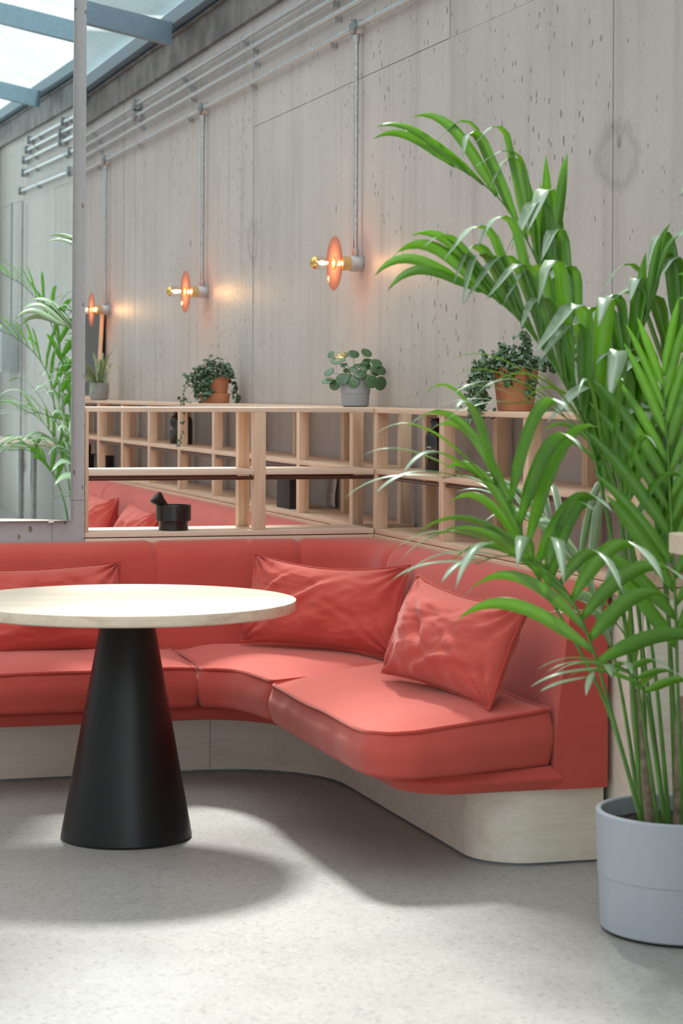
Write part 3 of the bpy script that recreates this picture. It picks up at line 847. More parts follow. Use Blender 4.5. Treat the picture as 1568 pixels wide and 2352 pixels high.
# ------------------------------------------------------------------ round table
tb = thing('pedestal_table', 'round pale wood table on a matte black cone base', 'table', (1.335, 6.605, 0))
lathe('table_top', [(0, 0.700), (0.512, 0.700), (0.5195, 0.704), (0.521, 0.708), (0.521, 0.732), (0.5205, 0.7345), (0.518, 0.735), (0, 0.735)], 'table', tb, 128, sharp=30)
lathe('cone_base', [(0, 0.004), (0.198, 0.004), (0.202, 0.008), (0.078, 0.692), (0.074, 0.700), (0, 0.700)], 'black', tb, 96, sharp=40)
lathe('foot_ring', [(0, 0.0), (0.196, 0.0), (0.196, 0.005), (0, 0.005)], 'rubber', tb, 64)

# ------------------------------------------------------------------ conduits and wall lamps
XP = XW - 0.032
def clip_part(parent, y, z, r):
    bm = bmesh.new()
    bm_tube(bm, [(XP, y - 0.009, z), (XP, y + 0.009, z)], r + 0.004, 12)
    bm_box(bm, XP - 0.004, XW - 0.004, y - 0.007, y + 0.007, z - r - 0.022, z - r + 0.002)
    return bm_obj('saddle_clip', bm, 'steel', parent, True, sharp=40)
def box_round(parent, x, y, z, r=0.036, name='junction_box'):
    b = lathe(name, [(0, XW - 0.004 - x), (r, XW - 0.004 - x), (r, 0.022), (r * 0.97, 0.016)], 'castiron', parent, 28, 'x', (x, y, z))
    l = lathe('lid', [(0, -0.002), (r * 0.95, -0.002), (r * 0.99, 0.002), (r * 0.99, 0.016), (0, 0.016)], 'lid', b, 28, 'x', (x, y, z))
    for s in (-1, 1):
        lathe('screw', [(0, -0.0045), (0.004, -0.0045), (0.0045, -0.002), (0, -0.002)], 'brass', b, 10, 'x', (x, y + s * 0.012, z + s * 0.022))
    return b
def conduit(label, z, ya, yb, boxes, r=0.0125, clip0=0.0, step=1.45):
    t = thing('conduit_run', label, 'conduit', (XP, ya, z))
    inv = Matrix.Translation((-XP, -ya, -z))
    parts = [tube('pipe', [(XP, ya, z), (XP, (ya + yb) / 2, z), (XP, yb, z)], r, 'steel', t, 14)]
    y = ya + 0.4 + clip0
    while y < yb:
        parts.append(clip_part(t, y, z, r)); y += step
    for b in boxes: parts.append(box_round(t, XP - 0.022, b, z))
    for p in parts: p.location = (-XP, -ya, -z)
    return t
conduit('topmost galvanised conduit along the wall head', 3.248, -2.37, 18.5, (-2.37, -0.68, 13.97), clip0=0.10)
conduit('galvanised conduit directly below the topmost run', 3.176, -2.51, 18.5, (-2.51, -0.79, 13.97), clip0=0.04)
conduit('third galvanised conduit from the wall head', 3.100, -2.65, 18.5, (-2.65, -0.79), clip0=0.14)
LY = [9.165 + 2.929 * k for k in range(3)]
conduit('galvanised conduit that feeds the three wall lamps', 2.992, -2.69, 18.5, [-2.69, -0.37] + LY, clip0=0.25)
conduit('lowest galvanised conduit that stops short in the mirror view', 2.845, -2.84, -0.37, (-2.84, -0.37), clip0=0.5)

def wall_lamp(y, label, zl=1.945):
    t = thing('wall_lamp', label, 'wall lamp', (XW - 0.004, y, zl), group='bare bulb lamps hung from the wall conduit')
    X = XP - XW + 0.004
    tube('drop_conduit', [(X, 0, 0.038), (X, 0, 0.5), (X, 0, 2.992 - zl - 0.03)], 0.0115, 'steel', t, 14)
    lathe('coupling', [(0.0145, 0.03), (0.0155, 0.032), (0.0155, 0.066), (0.0118, 0.068)], 'castiron', t, 16, 'z', (X, 0, 0))
    lathe('coupling', [(0.0118, 2.992 - zl - 0.072), (0.0155, 2.992 - zl - 0.070), (0.0155, 2.992 - zl - 0.035), (0.0118, 2.992 - zl - 0.033)], 'castiron', t, 16, 'z', (X, 0, 0))
    lathe('back_box', [(0, 0.0), (0.036, 0.0), (0.036, -0.048), (0.033, -0.053), (0, -0.053)], 'castiron', t, 32, 'x')
    lathe('lamp_holder', [(0, -0.05), (0.0315, -0.05), (0.032, -0.082), (0.0315, -0.090), (0.026, -0.094), (0, -0.094)], 'brass', t, 32, 'x')
    d = lathe('shade_disc', [(0.022, -0.122), (0.06, -0.1225), (0.118, -0.1235), (0.1205, -0.125), (0.118, -0.1265), (0.06, -0.1255), (0.022, -0.125), (0.022, -0.122)], 'disc', t, 64, 'x')
    lathe('shade_ring', [(0.0205, -0.118), (0.027, -0.119), (0.027, -0.129), (0.0205, -0.130), (0.0205, -0.118)], 'brass', t, 32, 'x')
    b = lathe('bulb', [(0.013, -0.092), (0.0135, -0.12), (0.015, -0.14), (0.020, -0.160), (0.0275, -0.180), (0.0305, -0.200), (0.0285, -0.214)], 'bulbglass', t, 32, 'x')
    lathe('gold_cap', [(0.0286, -0.2135), (0.0255, -0.222), (0.018, -0.2305), (0.009, -0.2345), (0, -0.2355)], 'gold', b, 32, 'x')
    pts = []
    for k in range(25):
        a = k / 24 * 4 * math.pi; pts.append((-0.152 - 0.042 * k / 24, 0.006 * math.cos(a), 0.006 * math.sin(a)))
    tube('filament', pts, 0.0016, 'filament', b, 6)
    pts = [(-0.098 - 0.012 * k / 12, 0.010 * math.cos(k / 12 * 6.28), 0.010 * math.sin(k / 12 * 6.28)) for k in range(13)]
    tube('filament', pts, 0.0012, 'filament', b, 6)
    ld = bpy.data.lights.new('bulb_light', 'POINT'); ld.energy = 1.5; ld.color = (1.0, 0.58, 0.26); ld.shadow_soft_size = 0.012
    lo = bpy.data.objects.new('bulb_light', ld); COL.objects.link(lo); lo.parent = t; lo.location = (-0.178, 0, 0)
    ld = bpy.data.lights.new('collar_light', 'POINT'); ld.energy = 1.3; ld.color = (1.0, 0.56, 0.24); ld.shadow_soft_size = 0.010
    lo = bpy.data.objects.new('collar_light', ld); COL.objects.link(lo); lo.parent = t; lo.location = (-0.108, 0, 0)
    return t
wall_lamp(LY[0], 'bare bulb wall lamp above the round-leaved pilea pot')
wall_lamp(LY[1], 'bare bulb wall lamp above the ivy pot that stands in a saucer')
wall_lamp(LY[2], 'bare bulb wall lamp above the spider plant beside the black board')

# ------------------------------------------------------------------ pots and plants on the shelf
def pot_grey(parent, r1, r2, h, band, mat):
    lathe('pot', [(0, 0.003), (r2 * 0.93, 0.003), (r2, 0.006), (r2 + (r1 - r2) * 0.55, h * band), (r1 * 0.955 + 0.003, h * band + 0.001), (r1, h - 0.002), (r1 - 0.001, h), (r1 - 0.005, h), (r1 - 0.006, h - 0.02), (0, h - 0.02)], mat, parent, 56, sharp=28)
    lathe('pot_foot', [(0, 0), (r2 * 0.86, 0), (r2 * 0.86, 0.004), (0, 0.004)], 'rubber', parent, 40)
    lathe('soil', [(0, h - 0.010), (r1 - 0.006, h - 0.016), (0, h - 0.025)], 'soil', parent, 32)

def round_leaf(bm, c, n, upv, rx, ry, cup=0.12):
    """pilea leaf disc: cupped, with a dimple where the stem meets it"""
    n = Vector(n).normalized(); s = Vector(upv).cross(n).normalized(); q = n.cross(s)
    uvl = bm.loops.layers.uv.verify()
    rings = []
    c = Vector(c)
    for i, f in enumerate((0.0, 0.12, 0.35, 0.65, 0.88, 1.0)):
        hh = -cup * rx * f * f * 0.9 + (0.05 * rx if f > 0.05 else -0.02 * rx)
        if i == 0: rings.append([bm.verts.new(c + n * (-0.03 * rx))]); continue
        rings.append([bm.verts.new(c + s * (rx * f * math.cos(a)) + q * (ry * f * math.sin(a)) + n * (hh + 0.02 * rx * math.sin(3 * a) * f)) for a in (2 * math.pi * k / 20 for k in range(20))])
    for a, b in zip(rings, rings[1:]):
        for k in range(20):
            k2 = (k + 1) % 20
            if len(a) == 1: bm.faces.new((a[0], b[k], b[k2]))
            else: bm.faces.new((a[k], a[k2], b[k2], b[k]))

def solid_leaf(o, th=0.0006):
    md_ = o.modifiers.new('thickness', 'SOLIDIFY'); md_.thickness = th; md_.offset = 0
    return o

PX = 2.77
pil = thing('potted_pilea', 'round-leaved pilea in a smooth grey banded pot on the shelf', 'potted plant', (PX, 8.845, ZT1), group=None)
pot_grey(pil, 0.0645, 0.058, 0.118, 0.48, 'greypot')
random.seed(21)
# leaves: (right, up, toward viewer, size, tilt right, tilt up)
LV = [(-0.105, 0.224, 0.00, 0.020, -0.8, 0.5), (-0.075, 0.200, 0.03, 0.033, -0.35, 1.0), (-0.055, 0.222, -0.02, 0.028, -0.1, 1.3), (-0.008, 0.226, 0.01, 0.026, 0.2, 0.7), (0.048, 0.232, 0.00, 0.027, 0.5, 0.75),
      (-0.112, 0.148, 0.02, 0.026, -0.7, 0.9), (-0.118, 0.112, 0.03, 0.027, -0.4, 1.2), (-0.088, 0.092, 0.02, 0.025, -0.3, 0.05), (-0.056, 0.118, 0.055, 0.030, -0.3, 0.35), (-0.008, 0.105, 0.065, 0.027, -0.1, 0.1),
      (0.020, 0.140, 0.055, 0.030, 0.1, 0.75), (0.070, 0.108, 0.060, 0.031, 0.35, 0.1), (0.108, 0.100, 0.040, 0.033, 0.6, -0.1), (0.090, 0.188, 0.01, 0.026, 0.3, 0.7), (0.112, 0.158, 0.01, 0.027, 0.5, 0.5),
      (0.080, 0.160, 0.03, 0.018, 0.2, 0.1), (0.045, 0.190, -0.01, 0.018, 0.1, 0.2), (0.030, 0.178, 0.02, 0.019, 0.2, 1.0), (0.004, 0.172, 0.02, 0.017, -0.2, 0.6), (-0.012, 0.160, 0.03, 0.018, -0.1, 0.6),
      (0.038, 0.160, 0.035, 0.014, 0.1, 0.3), (-0.050, 0.178, 0.0, 0.015, -0.3, 0.9), (-0.040, 0.155, 0.0, 0.013, -0.3, 0.4), (0.055, 0.172, -0.02, 0.016, 0.4, 0.3), (0.06, 0.20, -0.03, 0.017, 0.5, 1.2), (0.085, 0.145, 0.0, 0.020, 0.6, 1.0),
      (-0.03, 0.125, -0.05, 0.024, -0.4, 0.6), (0.03, 0.135, -0.06, 0.024, 0.3, 0.6)]
vr = Vector((C, -S, 0)); vf = Vector((-S, -C, 0))
for (a, b, c_, sz, tr, tu) in LV:
    p = vr * a + Vector((0, 0, b)) + vf * c_
    if p.x > 0.10: p.x = 0.10
    n = (vf * 0.75 + vr * tr + Vector((0, 0, tu)))
    bm = bmesh.new(); round_leaf(bm, (0, 0, 0), n, (0, 0, 1) if abs(tu) < 1.1 else vf, sz, sz * 0.92)
    lf = solid_leaf(bm_obj('leaf', bm, 'pilea', pil, True, loc=p))
    root = Vector((p.x * 0.12, p.y * 0.12, 0.10)); mid = root.lerp(p, 0.55) + Vector((0, 0, 0.012))
    tube('stalk', [root - p, mid - p, n.normalized() * -0.002], 0.0013, 'thinstem', lf, 5)

def leaf_quad(bm, p, d, n, ln, wd, uvl):
    """small pointed leaf of six corners"""
    d = d.normalized(); s = d.cross(n).normalized(); n = s.cross(d)
    a = bm.verts.new(p); tip = bm.verts.new(p + d * ln - n * ln * 0.15)
    m = bm.verts.new(p + d * ln * 0.45 + n * ln * 0.05)
    l1 = bm.verts.new(p + d * ln * 0.22 + s * wd * 0.5); r1 = bm.verts.new(p + d * ln * 0.22 - s * wd * 0.5)
    l2 = bm.verts.new(p + d * ln * 0.62 + s * wd * 0.38); r2 = bm.verts.new(p + d * ln * 0.62 - s * wd * 0.38)
    for f in ((a, m, l1), (l1, m, l2), (l2, m, tip), (a, r1, m), (r1, r2, m), (r2, tip, m)): bm.faces.new(f)

def vine_mass(parent, seed, n_top, r, z0, trails, lsz, dome=0.09, matn='ivy'):
    """one foliage mesh of many tiny leaves, and its trailing stems"""
    random.seed(seed); bm = bmesh.new(); bs = bmesh.new(); uvl = bm.loops.layers.uv.verify()
    for i in range(n_top):
        a = random.uniform(0, 2 * math.pi); rr = r * math.sqrt(random.random()) * 1.12
        h = dome * (1 - (rr / (r * 1.2)) ** 2) * random.uniform(0.35, 1.08)
        p = Vector((rr * math.cos(a), rr * math.sin(a), z0 + h))
        d = Vector((math.cos(a) + random.gauss(0, 0.5), math.sin(a) + random.gauss(0, 0.5), random.gauss(-0.15, 0.4)))
        nn = Vector((random.gauss(0, 0.35), random.gauss(0, 0.35), 1)) + d * -0.2 + vf * 0.5
        l = lsz * random.uniform(0.7, 1.25); leaf_quad(bm, p, d, nn, l, l * 0.85, uvl)
    for tr in trails:
        pts = [Vector(q) for q in tr['pts']]
        sm = []
        for a_, b_ in zip(pts, pts[1:]):
            for k in range(8): sm.append(a_.lerp(b_, k / 8))
        sm.append(pts[-1])
        for i in range(1, len(sm) - 1): sm[i] = sm[i] * 0.6 + (sm[i - 1] + sm[i + 1]) * 0.2
        bm_tube(bs, sm, 0.0012, 5)
        for i, q in enumerate(sm):
            for k in range(tr.get('n', 2)):
                d = Vector((random.gauss(0, 1), random.gauss(0, 1), random.gauss(-0.5, 0.5))) + vf * 0.5
                nn = vf + Vector((random.gauss(0, 0.4), random.gauss(0, 0.4), random.uniform(0, 0.9)))
                l = lsz * tr.get('s', 1.0) * random.uniform(0.7, 1.2)
                leaf_quad(bm, q + Vector((random.gauss(0, 1), random.gauss(0, 1), random.gauss(0, 1))) * tr.get('sp', 0.008), d, nn, l, l * 0.85, uvl)
    f = bm_obj('foliage', bm, matn, parent, False); f['kind'] = 'stuff'; solid_leaf(f, 0.0004)
    s = bm_obj('trailing_stems', bs, 'thinstem', parent, True); s['kind'] = 'stuff'
    return f
def terracotta(parent, r1, r2, z0, h, rim):
    lathe('pot', [(0, z0), (r2 - 0.003, z0), (r2, z0 + 0.003), (r1 - 0.006 * (1 if rim else 0), z0 + h - rim), (r1 + 0.001, z0 + h - rim + 0.002), (r1 + 0.002, z0 + h - 0.003), (r1, z0 + h), (r1 - 0.007, z0 + h), (r1 - 0.011, z0 + h - 0.02), (0, z0 + h - 0.02)], 'terracotta', parent, 56, sharp=30)
    lathe('soil', [(0, z0 + h - 0.012), (r1 - 0.010, z0 + h - 0.018), (0, z0 + h - 0.024)], 'soil', parent, 32)

iv = thing('potted_ivy', 'trailing ivy in a terracotta pot standing in its saucer on the shelf', 'potted plant', (2.745, 11.27, ZT1))
lathe('saucer', [(0, 0.0), (0.073, 0.0), (0.076, 0.003), (0.083, 0.050), (0.0825, 0.053), (0.077, 0.053), (0.070, 0.012), (0, 0.010)], 'terracotta', iv, 48, sharp=30)
terracotta(iv, 0.082, 0.062, 0.010, 0.140, 0.024)
V = lambda a, b, c_: tuple(vr * a + vf * c_ + Vector((0, 0, b)))
vine_mass(iv, 5, 340, 0.088, 0.128, [
    dict(pts=[V(-0.07, 0.155, 0.02), V(-0.100, 0.13, 0.03), V(-0.110, 0.08, 0.03), V(-0.098, 0.04, 0.03)], n=3, s=0.8, sp=0.016),
    dict(pts=[V(-0.06, 0.16, 0.03), V(-0.095, 0.15, 0.045), V(-0.115, 0.11, 0.05)], n=4, sp=0.018),
    dict(pts=[V(-0.02, 0.15, 0.07), V(-0.035, 0.12, 0.088), V(-0.04, 0.07, 0.082), V(-0.035, 0.045, 0.09)], n=4, sp=0.013),
    dict(pts=[V(-0.05, 0.15, 0.06), V(-0.075, 0.10, 0.07), V(-0.085, 0.02, 0.06)], n=2, s=0.7, sp=0.010),
    dict(pts=[V(0.05, 0.16, -0.02), V(0.105, 0.10, -0.03), V(0.115, 0.05, -0.02), V(0.125, 0.025, 0.0)], n=2, s=0.9, sp=0.012),
    dict(pts=[V(-0.09, 0.14, 0.03), V(-0.15, 0.11, 0.06), V(-0.165, 0.03, 0.09), V(-0.150, 0.02, 0.13), V(-0.150, -0.05, 0.165), V(-0.160, -0.14, 0.172), V(-0.175, -0.215, 0.17)], n=1, s=0.8, sp=0.008)], 0.026, 0.115)

fi = thing('potted_creeping_fig', 'bushy creeping fig in a bare terracotta pot on the shelf behind the palm', 'potted plant', (2.765, 6.98, ZT1))
terracotta(fi, 0.079, 0.062, 0.0, 0.148, 0.0)
vine_mass(fi, 9, 380, 0.088, 0.140, [
    dict(pts=[V(-0.05, 0.17, 0.0), V(-0.105, 0.165, 0.02), V(-0.135, 0.10, 0.03), V(-0.130, 0.04, 0.05), V(-0.125, 0.00, 0.07)], n=7, sp=0.020),
    dict(pts=[V(-0.05, 0.17, 0.04), V(-0.115, 0.15, 0.04), V(-0.125, 0.08, 0.05)], n=7, sp=0.020),
    dict(pts=[V(-0.08, 0.16, 0.05), V(-0.13, 0.06, 0.08), V(-0.145, 0.00, 0.14), V(-0.160, -0.02, 0.16)], n=2, s=0.9, sp=0.010),
    dict(pts=[V(0.05, 0.17, 0.0), V(0.115, 0.175, 0.0), V(0.15, 0.14, 0.0), V(0.175, 0.09, 0.0)], n=3, sp=0.012),
    dict(pts=[V(0.02, 0.19, 0.0), V(0.035, 0.245, 0.0), V(0.030, 0.275, 0.0)], n=3, sp=0.012),
    dict(pts=[V(-0.05, 0.18, 0.0), V(-0.050, 0.235, 0.0)], n=2, s=0.9, sp=0.008),
    dict(pts=[V(-0.02, 0.15, 0.07), V(-0.03, 0.11, 0.09)], n=4, sp=0.012),
    dict(pts=[V(0.04, 0.15, 0.07), V(0.045, 0.10, 0.085), V(0.04, 0.05, 0.085)], n=2, sp=0.010)], 0.021, 0.085)

def blade(base, direc, ln, wd, droop, seg=7, fold=0.18, prof=None, nrm=None, hook=1.0, hang=None, h0=0.5, h1=0.75):
    """strap leaf: curved strip folded along its midrib; vertices returned around base"""
    bm = bmesh.new(); uvl = bm.loops.layers.uv.verify()
    d = Vector(direc).normalized(); p = Vector((0, 0, 0)); rows = []
    side0 = d.cross(Vector((0, 0, 1)))
    if nrm is not None: side0 = Vector(nrm).cross(d)
    if hang is not None: hang = Vector(hang).normalized(); d0 = d.copy(); side0 = hang.cross(d0)
    if side0.length < 0.05: side0 = Vector((1, 0, 0))
    side0.normalize()
    for i in range(seg + 1):
        f = i / seg
        wv = prof(f) if prof else math.sin(math.pi * min(1, 0.08 + 0.92 * f)) ** 0.7
        s = (side0 - d * side0.dot(d)).normalized(); n = s.cross(d)
        hw = max(0.0004, wd / 2 * wv)
        up_ = n * (hw * fold)
        rows.append((bm.verts.new(p - s * hw + up_), bm.verts.new(p), bm.verts.new(p + s * hw + up_), f))
        step = ln / seg
        p = p + d * step
        if hang is not None:
            q_ = max(0.0, min(1.0, (f + 1 / seg - h0) / (h1 - h0))); q_ = q_ * q_ * (3 - 2 * q_)
            d = d0.slerp(hang, q_).normalized(); continue
        d = (d + Vector((0, 0, -1)) * (droop * step * ((0.35 + 1.5 * f * f) * (2 - hook) + (hook - 1) * 3.4 * max(0, f - 0.25) ** 1.2) * (1 - 0.75 * max(0, -d.z)))).normalized()
    for a, b in zip(rows, rows[1:]):
        for k in range(2):
            f_ = bm.faces.new((a[k], a[k + 1], b[k + 1], b[k]))
            for l, (uu, vv) in zip(f_.loops, ((k * 0.5, a[3]), (k * 0.5 + 0.5, a[3]), (k * 0.5 + 0.5, b[3]), (k * 0.5, b[3]))): l[uvl].uv = (uu, vv)
    return bm

sp = thing('potted_spider_plant', 'variegated spider plant in a warm grey pot beside the black board', 'potted plant', (2.73, 14.50, ZT1))
pot_grey(sp, 0.066, 0.059, 0.118, 0.40, 'greypot_warm')
random.seed(33)
for i in range(42):
    a = random.uniform(0, 2 * math.pi); el = random.uniform(0.25, 1.35)
    dv = Vector((math.cos(a) * math.cos(el), math.sin(a) * math.cos(el), math.sin(el)))
    if dv.x > 0: dv.x *= 0.15
    bm = blade((0, 0, 0), dv, random.uniform(0.17, 0.29), random.uniform(0.014, 0.021), random.uniform(8, 14), 9, 0.25)
    solid_leaf(bm_obj('leaf', bm, 'spider', sp, True, loc=(math.cos(a) * 0.018, math.sin(a) * 0.018, 0.105)))

# ------------------------------------------------------------------ kentia palms
palm_leaf_count = 0
def smooth_path(pts, n):
    """Catmull-Rom through the points"""
    P = [Vector(p) for p in pts]; P = [P[0] * 2 - P[1]] + P + [P[-1] * 2 - P[-2]]
    out = []
    for i in range(1, len(P) - 2):
        for k in range(n):
            t = k / n; a, b, c, d = P[i - 1:i + 3]
            out.append(0.5 * ((2 * b) + (c - a) * t + (2 * a - 5 * b + 4 * c - d) * t * t + (3 * b - a - 3 * c + d) * t ** 3))
    out.append(P[-2]); return out

def frond(parent, org, pts, start, n, ln, wd, droop, spread=0.95, lift=0.25, seed=0, rad=0.007, flat=None, tipk=0.75, hook=1.0, upw=0.0, face=None, plainleaf=False):
    """a rachis with leaflets in two ranks; each leaflet is a mesh of its own"""
    random.seed(seed)
    path = smooth_path(pts, 10); org = Vector(org)
    path = [p - org for p in path]
    acc = [0.0]
    for a, b in zip(path, path[1:]): acc.append(acc[-1] + (b - a).length)
    tot = acc[-1]
    base = path[0]
    rads = [rad * (1.0 - 0.82 * (a / tot)) for a in acc]
    r = tube('frond', [p - base for p in path], rads, 'stem', parent, 7)
    r.location = base
    def at(s):
        for i in range(len(acc) - 1):
            if acc[i + 1] >= s: 
                f = (s - acc[i]) / max(1e-6, acc[i + 1] - acc[i]); return path[i].lerp(path[i + 1], f), (path[i + 1] - path[i]).normalized()
        return path[-1], (path[-1] - path[-2]).normalized()
    s0 = start * tot
    for k in range(n):
        f = (k + 0.5) / n
        s = s0 + (tot - s0) * (f ** 0.92)
        p, tdir = at(min(s, tot * 0.999))
        sd = 1 if k % 2 else -1
        side = tdir.cross(Vector((0, 0, 1)))
        if flat is not None: side = Vector(flat)
        if side.length < 0.1: side = Vector((C, -S, 0))
        side = (side - tdir * side.dot(tdir)).normalized()
        upn = side.cross(tdir)
        if upn.z < 0: upn = -upn
        sp_ = spread * (1.0 - 0.55 * f) * random.uniform(0.85, 1.15)
        d = tdir * math.cos(sp_) + side * (sd * math.sin(sp_)) + upn * (lift * random.uniform(0.6, 1.4)) + Vector((0, 0, upw * (1.25 - 1.1 * f) * random.uniform(0.7, 1.3)))
        nr = upn
        if face is not None:
            # both ranks fold up into a trough that opens towards `face`
            fv = Vector(face)
            upside = tdir.cross(fv)
            if upside.z < 0: upside = -upside
            upside.normalize()
            q = 0.8 if k % 3 else 0.3
            lean = random.uniform(-0.15, 0.25) * (1 - 0.5 * f)
            d = tdir * math.cos(sp_ * q) + upside * math.sin(sp_ * q) + fv * lean + Vector((0, 0, upw * (1.25 - 1.1 * f)))
            nr = fv + Vector((random.uniform(-0.45, 0.45), 0, 0.25)) + side * random.uniform(-0.3, 0.3)
        L_ = ln * (0.62 + 0.55 * math.sin(math.pi * (0.15 + 0.75 * f))) * random.uniform(0.88, 1.12)
        L_ *= (1 - (1 - tipk) * f)
        leafshape = lambda q: max(0.03, (min(1, 0.35 + q * 2.6)) * (1 - max(0, (q - 0.50) / 0.50) ** 2.2))
        wl = wd * (1 - 0.45 * f) * random.uniform(0.85, 1.15)
        if face is not None and hook > 1.1 and f < 0.78:
            hz = random.uniform(0.44, 0.62)
            hg = vr * random.uniform(-0.9, -0.15) + fv * random.uniform(0.15, 0.6) + Vector((0, 0, random.uniform(-1.3, -0.55)))
            bm = blade(p, d, L_ * 1.12, wl, 0, 16, 0.12, prof=leafshape, nrm=nr, hang=hg, h0=hz, h1=hz + random.uniform(0.20, 0.32))
        else:
            if face is not None: wl *= 0.75
            bm = blade(p, d, L_, wl, droop * random.uniform(0.7, 1.35), 12, 0.14, prof=leafshape, nrm=nr, hook=hook)
        me_ = bpy.data.meshes.new('leaflet'); bm.to_mesh(me_); bm.free()
        lo_ = link('leaflet', me_, None, r, True, loc=p - base)
        # glossy upper side painted paler for sky sheen, plain green under side
        for m_ in (('palm_sky_gloss', 'palm') if face is not None else ('palm', 'palm_sky_gloss')) if flat is None and not plainleaf else ('palm', 'palm'): me_.materials.append(M[m_])
        solid_leaf(lo_, 0.0006).modifiers['thickness'].material_offset = 1
    return r

def palm_pot(parent, r1, r2, h, mat='bigpot'):
    lathe('pot', [(0, 0.008), (r2 * 0.985, 0.008), (r2, 0.012), (r2 + (r1 - r2) * 0.42, h * 0.475), (r2 + (r1 - r2) * 0.42 + 0.0022, h * 0.478), (r1, h - 0.004), (r1 - 0.003, h), (r1 - 0.012, h), (r1 - 0.015, h - 0.004), (r1 - 0.018, h - 0.07), (0, h - 0.07)], mat, parent, 96, sharp=32)
    lathe('pot_foot', [(0, 0.0), (r2 * 0.93, 0.0), (r2 * 0.95, 0.010), (0, 0.010)], 'rubber', parent, 64)
    bm = bmesh.new(); bm_lathe(bm, [(0, h - 0.045)] + [((r1 - 0.017) * i / 14, h - 0.045) for i in range(1, 15)], 48)
    for v in bm.verts: v.co.z += 0.010 * noise.noise(v.co * 45) + 0.012 * noise.noise(v.co * 14)
    bm_obj('soil', bm, 'soil', parent, True)

PP = (2.478, 5.083, 0)
palm = thing('kentia_palm', 'tall kentia palm in a pale grey pot at the open end of the bench', 'potted plant', PP)
palm_pot(palm, 0.221, 0.208, 0.309)
FR = {
'A': [(2.38, 5.107, 0.254), (2.336, 5.089, 0.658), (2.295, 5.081, 0.904), (2.244, 5.065, 1.127), (2.193, 5.06, 1.293), (2.122, 5.06, 1.424), (2.041, 5.064, 1.533), (1.955, 5.07, 1.61), (1.87, 5.075, 1.645)],
'B': [(2.405, 5.141, 0.254), (2.396, 5.227, 0.81), (2.385, 5.283, 1.093), (2.347, 5.326, 1.312), (2.284, 5.366, 1.497), (2.235, 5.402, 1.626), (2.193, 5.415, 1.754), (2.12, 5.437, 1.88), (2.04, 5.446, 1.95), (1.96, 5.45, 1.99)],
'C': [(2.357, 5.039, 0.254), (2.235, 4.984, 0.566), (2.123, 4.945, 0.758), (2.009, 4.907, 0.925), (1.925, 4.87, 1.087), (1.877, 4.863, 1.155), (1.80, 4.85, 1.18), (1.735, 4.845, 1.175)],
'G': [(2.341, 5.005, 0.254), (2.175, 4.877, 0.637), (2.078, 4.802, 0.828), (1.987, 4.746, 0.939), (1.892, 4.702, 0.99), (1.82, 4.685, 1.0), (1.755, 4.67, 0.985)],
'G2': [(2.388, 5.128, 0.254), (2.377, 5.233, 0.581), (2.353, 5.293, 0.77), (2.306, 5.36, 0.904), (2.247, 5.43, 0.999), (2.176, 5.504, 1.049)],
'H': [(2.433, 5.059, 0.254), (2.367, 5.027, 0.72), (2.282, 5.001, 1.053), (2.206, 4.993, 1.229), (2.115, 5.0, 1.316), (2.03, 5.001, 1.352), (1.95, 5.01, 1.35)],
'P': [(2.42, 5.16, 0.254), (2.43, 5.245, 0.80), (2.41, 5.33, 1.14), (2.345, 5.405, 1.375), (2.29, 5.45, 1.54), (2.265, 5.48, 1.635), (2.27, 5.478, 1.707), (2.285, 5.475, 1.778)],
'E': [(2.453, 5.017, 0.254), (2.407, 4.963, 0.617), (2.378, 4.919, 0.84), (2.358, 4.905, 1.058), (2.338, 4.89, 1.274), (2.327, 4.893, 1.435)],
'D': [(2.516, 5.191, 0.254), (2.519, 5.242, 0.69), (2.523, 5.293, 1.033), (2.541, 5.309, 1.324), (2.579, 5.318, 1.523), (2.637, 5.311, 1.676), (2.715, 5.292, 1.771)],
'D2': [(2.445, 5.108, 0.254), (2.394, 5.176, 0.815), (2.369, 5.215, 1.097), (2.366, 5.237, 1.267), (2.388, 5.251, 1.404), (2.42, 5.241, 1.519), (2.458, 5.229, 1.623)],
'J': [(2.389, 4.984, 0.254), (2.304, 4.89, 0.523), (2.24, 4.805, 0.655), (2.158, 4.725, 0.72), (2.067, 4.648, 0.743), (1.991, 4.599, 0.721)],
'K': [(2.389, 5.027, 0.254), (2.336, 5.037, 0.609), (2.309, 5.045, 0.742), (2.262, 5.06, 0.808), (2.198, 5.079, 0.818)],
'N': [(2.52, 5.03, 0.254), (2.56, 4.98, 0.75), (2.57, 4.93, 1.10), (2.58, 4.86, 1.40), (2.56, 4.74, 1.62), (2.52, 4.58, 1.74)],
'O': [(2.50, 5.15, 0.254), (2.50, 5.20, 0.70), (2.48, 5.24, 1.00), (2.45, 5.27, 1.20), (2.40, 5.32, 1.36), (2.33, 5.37, 1.45)],
}
